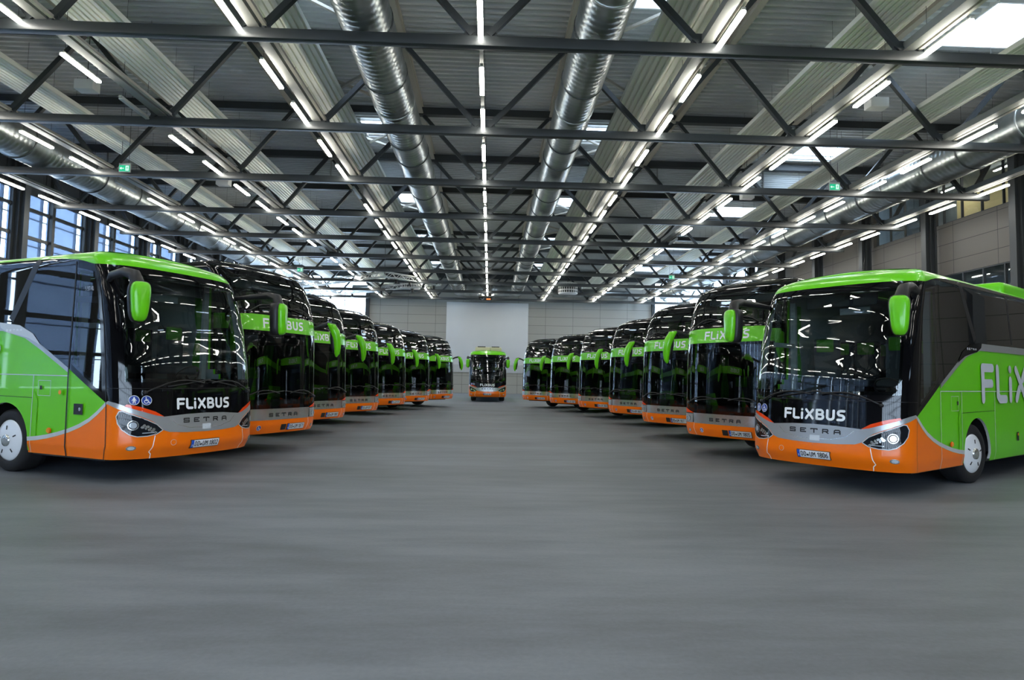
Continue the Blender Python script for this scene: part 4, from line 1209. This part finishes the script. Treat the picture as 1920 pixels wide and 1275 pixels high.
# ------------------------------------------------------------------ double decker
def double_decker():
    B = Body(12.4, .42, [(.43, .05), (.6, .0), (1.0, .0), (2.5, .03), (2.85, .07), (3.2, .16), (3.5, .29), (3.72, .46), (3.95, .66)],
             3.70, .30, n=2.8, m=2.2, crown=.04, zlow=.432, dense=((-3.55, -2.0),))
    f = B.sf; g = lambda x: B.sx(-x)
    root = empty('double_decker_coach'); wcx = 2.75
    lw = [(-f(1.14), 1.17), (f(1.14), 1.17), (f(1.14), 2.40), (-f(1.14), 2.40)]
    uw = [(-f(1.12), 2.97), (f(1.12), 2.97), (f(1.08), 3.58), (-f(1.08), 3.58)]
    def archpoly(r, x):
        p = [(g(x-r*math.cos(PI*i/18)), .50+r*math.sin(PI*i/18)) for i in range(19)]
        return [(p[0][0], .30)] + p + [(p[-1][0], .30)]
    holes = [lw, uw, archpoly(.56, wcx), mir(archpoly(.56, wcx))]
    m = MB(); hole_shell(B, m, holes, 'black', off=-.008); roof_cap(B, m, 'black'); m.build('body_shell', root)
    m = MB(); hole_shell(B, m, holes, 'dash', off=-.05); m.build('inner_lining', root)
    m = MB(); m.box((-11.8, -1.1, .36), (-.7, 1.1, .48), 'matblack'); m.build('underbody', root)
    E_ = 12.0
    m = MB(); patch(B, m, [(-g(.42), .433), (g(.42), .433), (g(.42), .715), (-g(.42), .715)], .004, 'orange'); m.build('front_bumper', root)
    m = MB(); patch(B, m, [(-g(.9), 2.50), (g(.9), 2.50), (g(.9), 2.80), (f(1.1), 2.80), (f(.8), 2.825), (-f(.8), 2.825), (-f(1.1), 2.80), (-g(.9), 2.80)], .010, 'green'); m.build('front_band', root)
    m = MB(); patch(B, m, [(-f(.84), .705), (f(.84), .705), (f(.855), .93), (-f(.855), .93)], .008, 'chrome'); m.build('grille_panel', root)
    m = MB(); patch(B, m, [(-f(1.17), 1.12), (f(1.17), 1.12), (f(1.17), 2.44), (-f(1.17), 2.44)], .008, 'darkscreen'); m.build('lower_windscreen', root, normals=False)
    m = MB(); patch(B, m, [(-f(1.15), 2.92), (f(1.15), 2.92), (f(1.11), 3.62), (-f(1.11), 3.62)], .008, 'darkscreen'); m.build('upper_windscreen', root, normals=False)
    m = MB()
    # black frames cover the stepped hole edges
    for (a, c, z0, z1) in ((1.13, 1.16, 1.12, 2.46), (1.11, 1.14, 2.90, 3.64)):
        for sd in (1, -1):
            pl = [(f(a-.01), z0), (g(.45), z0), (g(.45), z1), (f(a-.01) if z1 < 3 else f(1.07), z1)]
            patch(B, m, pl if sd > 0 else mir(pl), .004, 'black')
    for z0, z1 in ((.93, 1.18), (2.39, 2.50), (2.83, 2.98), (3.57, 3.70)):
        patch(B, m, [(-g(.42), z0), (g(.42), z0), (g(.42), z1), (-g(.42), z1)], .006, 'black')
    m.build('window_surround', root)
    for sd in (1, -1):
        fl = (lambda p: p) if sd > 0 else mir
        G = lambda pts: fl([(g(a), z) for a, z in pts])
        m = MB()
        patch(B, m, G([(.42, .433), (2.15, .433), (2.15, .60), (1.6, .64), (1.0, .74), (.6, .86), (.42, .95)]), .005, 'orange'); m.build('orange_flank', root)
        m = MB()
        patch(B, m, G([(.42, .433), (2.17, .433), (2.17, 1.12), (3.33, 1.12), (3.33, .433), (E_, .433), (E_, 1.55), (1.35, 1.55), (.42, 1.05)]), .003, 'green')
        n = 16
        for i in range(n):
            q = []
            for a in (PI*i/n, PI*(i+1)/n):
                k = min(.60/max(abs(math.cos(a)), 1e-6), .64/max(math.sin(a), 1e-6))
                q.append(((g(wcx-.565*math.cos(a)), .50+.565*math.sin(a)), (g(wcx-k*math.cos(a)), .50+k*math.sin(a))))
            patch(B, m, fl([q[0][0], q[1][0], q[1][1], q[0][1]]), .0025, 'green')
        patch(B, m, G([(.88, 2.50), (E_, 2.50), (E_, 2.80), (.88, 2.80)]), .003, 'green')
        m.build('flank_panel', root)
        m = MB(); patch(B, m, G([(1.35, 1.58), (E_, 1.58), (E_, 2.45), (.85, 2.45), (.85, 1.32)]), .007, 'tint'); m.build('lower_side_window', root)
        m = MB(); patch(B, m, G([(.95, 2.92), (E_, 2.92), (E_, 3.60), (.95, 3.60)]), .007, 'tint'); m.build('upper_side_window', root)
        m = MB(); write(B, m, 'FLiXBUS', g(3.6) if sd > 0 else -(g(3.6)+4.4), .80, .62, 'sidewhite', .0095, LOGO, .215, width=4.4); m.build('side_lettering', root, normals=False)
        H = fl([(f(.87), .712), (g(.30), .712), (g(.34), .80), (g(.33), .905), (f(.865), .915)])
        m = MB(); patch(B, m, H, .011, 'silver'); stroke(B, m, H+[H[0]], .010, .0125, 'chrome'); hd = m.build('headlight', root)
        m = MB()
        for c_, r_ in ((1.00, .042), (1.12, .034)):
            patch(B, m, circ(sd*f(c_), .80, r_*1.25, 16), .0135, 'chrome'); patch(B, m, circ(sd*f(c_), .80, r_, 16), .022, 'bulb')
        m.build('lamp_glass', hd, normals=False)
        m = MB(); patch(B, m, fl([(f(.84), .93), (g(.34), .925), (g(.36), 1.06), (f(1.15), 1.035), (f(1.0), .985)]), .014, 'signal'); m.build('turn_signal', root)
        m = MB(); patch(B, m, fl(circ(f(1.0), .535, .040, 16)), .008, 'chrome'); patch(B, m, fl(circ(f(1.0), .535, .028, 14)), .014, 'bulb'); m.build('fog_lamp', root)
        m = MB(); stroke(B, m, fl([(f(.83), .70), (f(.845), .60), (f(.80), .435)]), .010, .0055, 'white'); m.build('bumper_joint', root)
        wiper(B, root, sd*f(.98), 1.16, sd*f(.15), 1.24)
        wiper(B, root, sd*f(.86), 2.87, sd*f(.2), 2.99)
    m = MB(); write(B, m, 'FLiXBUS', f(-.56), 2.565, .195, 'white', .0135, LOGO, .20, width=1.17); m.build('front_lettering', root, normals=False)
    m = MB(); write(B, m, 'SETRA', f(-.37), .770, .070, 'ink', .0105, MAKER, .27, width=.80, gap=.7); m.build('maker_lettering', root, normals=False)
    m = MB(); patch(B, m, [(f(-.03), .485), (f(.115), .485), (f(.115), .605), (f(-.03), .605)], .012, 'ink'); m.build('blank_cover', root)
    wheelchair_sticker(B, root, f(-.60), .555, .052)
    coach_interior(root, .62, (-1.55, -2.9, -3.8), (1, -1), 1.25, 2.40, 1.06, 4.6, 2.3)
    m = MB(); m.box((-6.5, -1.18, 2.30), (-.45, 1.18, 2.42), 'dash'); m.box((-6.55, -1.18, 2.42), (-6.5, 1.18, 3.75), 'dash'); m.build('upper_floor', root)
    seat_row(root, -1.55, 2.32, (-.95, -.48, .48, .95)); seat_row(root, -2.5, 2.32, (-.95, -.48, .48, .95))
    horn_arm(root, 1); horn_arm(root, -1)
    for sd in (1, -1):
        m = MB(); vs = []
        for k in range(6):
            for i in range(13): vs.append((-1.25-.3*i/12, sd*(1.12+.03*math.sin(i*1.8)), 2.45+.22*k))
        m.add(vs, [(k*13+i, k*13+i+1, (k+1)*13+i+1, (k+1)*13+i) for k in range(5) for i in range(12)], 'curtain', True); m.build('upper_curtain', root)
    m = MB(); m.box((-.95, -1.0, 3.42), (-.80, 1.0, 3.60), 'trim', bev=.04); m.build('ceiling_console', root)
    wheel_wells(root, (-wcx,))
    for x in (-wcx, -9.1, -10.4):
        for sd in (1, -1): wheel(root, x, sd, y=1.13 if x == -wcx else 1.0)
    return B, root
def horn_arm(root, sd, X=.10, Y=1.42):
    """drooping horn mirror with a green blade"""
    t = empty('side_mirror'); t.parent = root
    m = MB(); m.tube([(-.35, sd*1.18, 2.66), (-.22, sd*1.32, 2.76), (X-.16, sd*(Y-.02), 2.80), (X-.04, sd*(Y+.02), 2.76), (X+.02, sd*(Y+.04), 2.64)], [.04, .042, .05, .055, .05], 'matblack', 10); m.build('mirror_arm', t)
    m = MB(); m.tube([(X-.10, sd*(Y-.12), 2.80), (X-.02, sd*(Y-.05), 2.73), (X+.03, sd*(Y+.0), 2.60), (X+.06, sd*(Y+.03), 2.44), (X+.06, sd*(Y+.05), 2.26), (X+.04, sd*(Y+.06), 2.12), (X+.02, sd*(Y+.06), 2.05)], [.02, .085, .098, .092, .078, .058, .02], 'green', 12); m.build('mirror_blade', t)
    m = MB(); m.tube([(X-.05, sd*(Y-.02), 2.66), (X-.03, sd*(Y+.01), 2.48), (X-.02, sd*(Y+.03), 2.28), (X-.02, sd*(Y+.04), 2.14)], [.05, .085, .07, .045], 'matblack', 10); m.build('mirror_glass_back', t)
    return t
# ------------------------------------------------------------------ parked coaches
ROW_L = [(-4.50, 10.42, -.442), (-4.26, 13.45, -.45), (-4.527, 17.644, -.487), (-4.413, 21.848, -.59), (-4.193, 27.122, -.64), (-3.604, 31.453, -.684), (-2.591, 35.535, -.632)]
ROW_R = [(5.114, 9.983, 3.745), (5.06, 13.72, 3.71), (5.031, 18.01, 3.695), (4.986, 22.982, 3.728), (4.537, 27.372, 3.813), (3.746, 31.847, 3.878), (2.593, 36.077, 3.919)]
c = touring_coach('1802'); c.location = (ROW_L[0][0], ROW_L[0][1], 0); c.rotation_euler.z = ROW_L[0][2]
tag(c, 'green and orange touring coach nearest the camera on the left, plate number 1802', 'coach', 'touring coaches')
c = touring_coach('1806', steer=-.10); c.location = (ROW_R[0][0], ROW_R[0][1], 0); c.rotation_euler.z = ROW_R[0][2]
tag(c, 'green and orange touring coach nearest the camera on the right, plate number 1806', 'coach', 'touring coaches')
c = touring_coach('1801', roof_cream=True); c.location = (-.124, 43.64, 0); c.rotation_euler.z = -1.575
tag(c, 'lone green-roofed touring coach facing the camera in the aisle, far centre', 'coach', 'touring coaches')
DB, dd = double_decker(); kids = children_of(); first_dd = dd
NUM = {('L', 2): '1871', ('L', 3): '1882', ('L', 4): '1873', ('L', 5): '1874', ('L', 6): '1875', ('L', 7): '1876',
       ('R', 2): '1805', ('R', 3): '1877', ('R', 4): '1807', ('R', 5): '1808', ('R', 6): '1809', ('R', 7): '1810'}
used = False
for row, nm, lst in (('L', 'left', ROW_L), ('R', 'right', ROW_R)):
    for i in range(2, 8):
        o = dd if not used else copy_tree(dd, None, kids); used = True
        x, y, a = lst[i-1]; o.location = (x, y, 0); o.rotation_euler.z = a
        w = ORD[i-1]
        extra = {2: ', right behind the touring coach', 7: ', the farthest'}.get(i, '')
        tag(o, 'black and green double-decker coach, %s in the %s row%s' % (w, nm, extra), 'coach', 'double-decker coaches of the %s row' % nm)
        plate(DB, o, DB.sf(.15), .487, 'DDUM'+NUM[(row, i)])
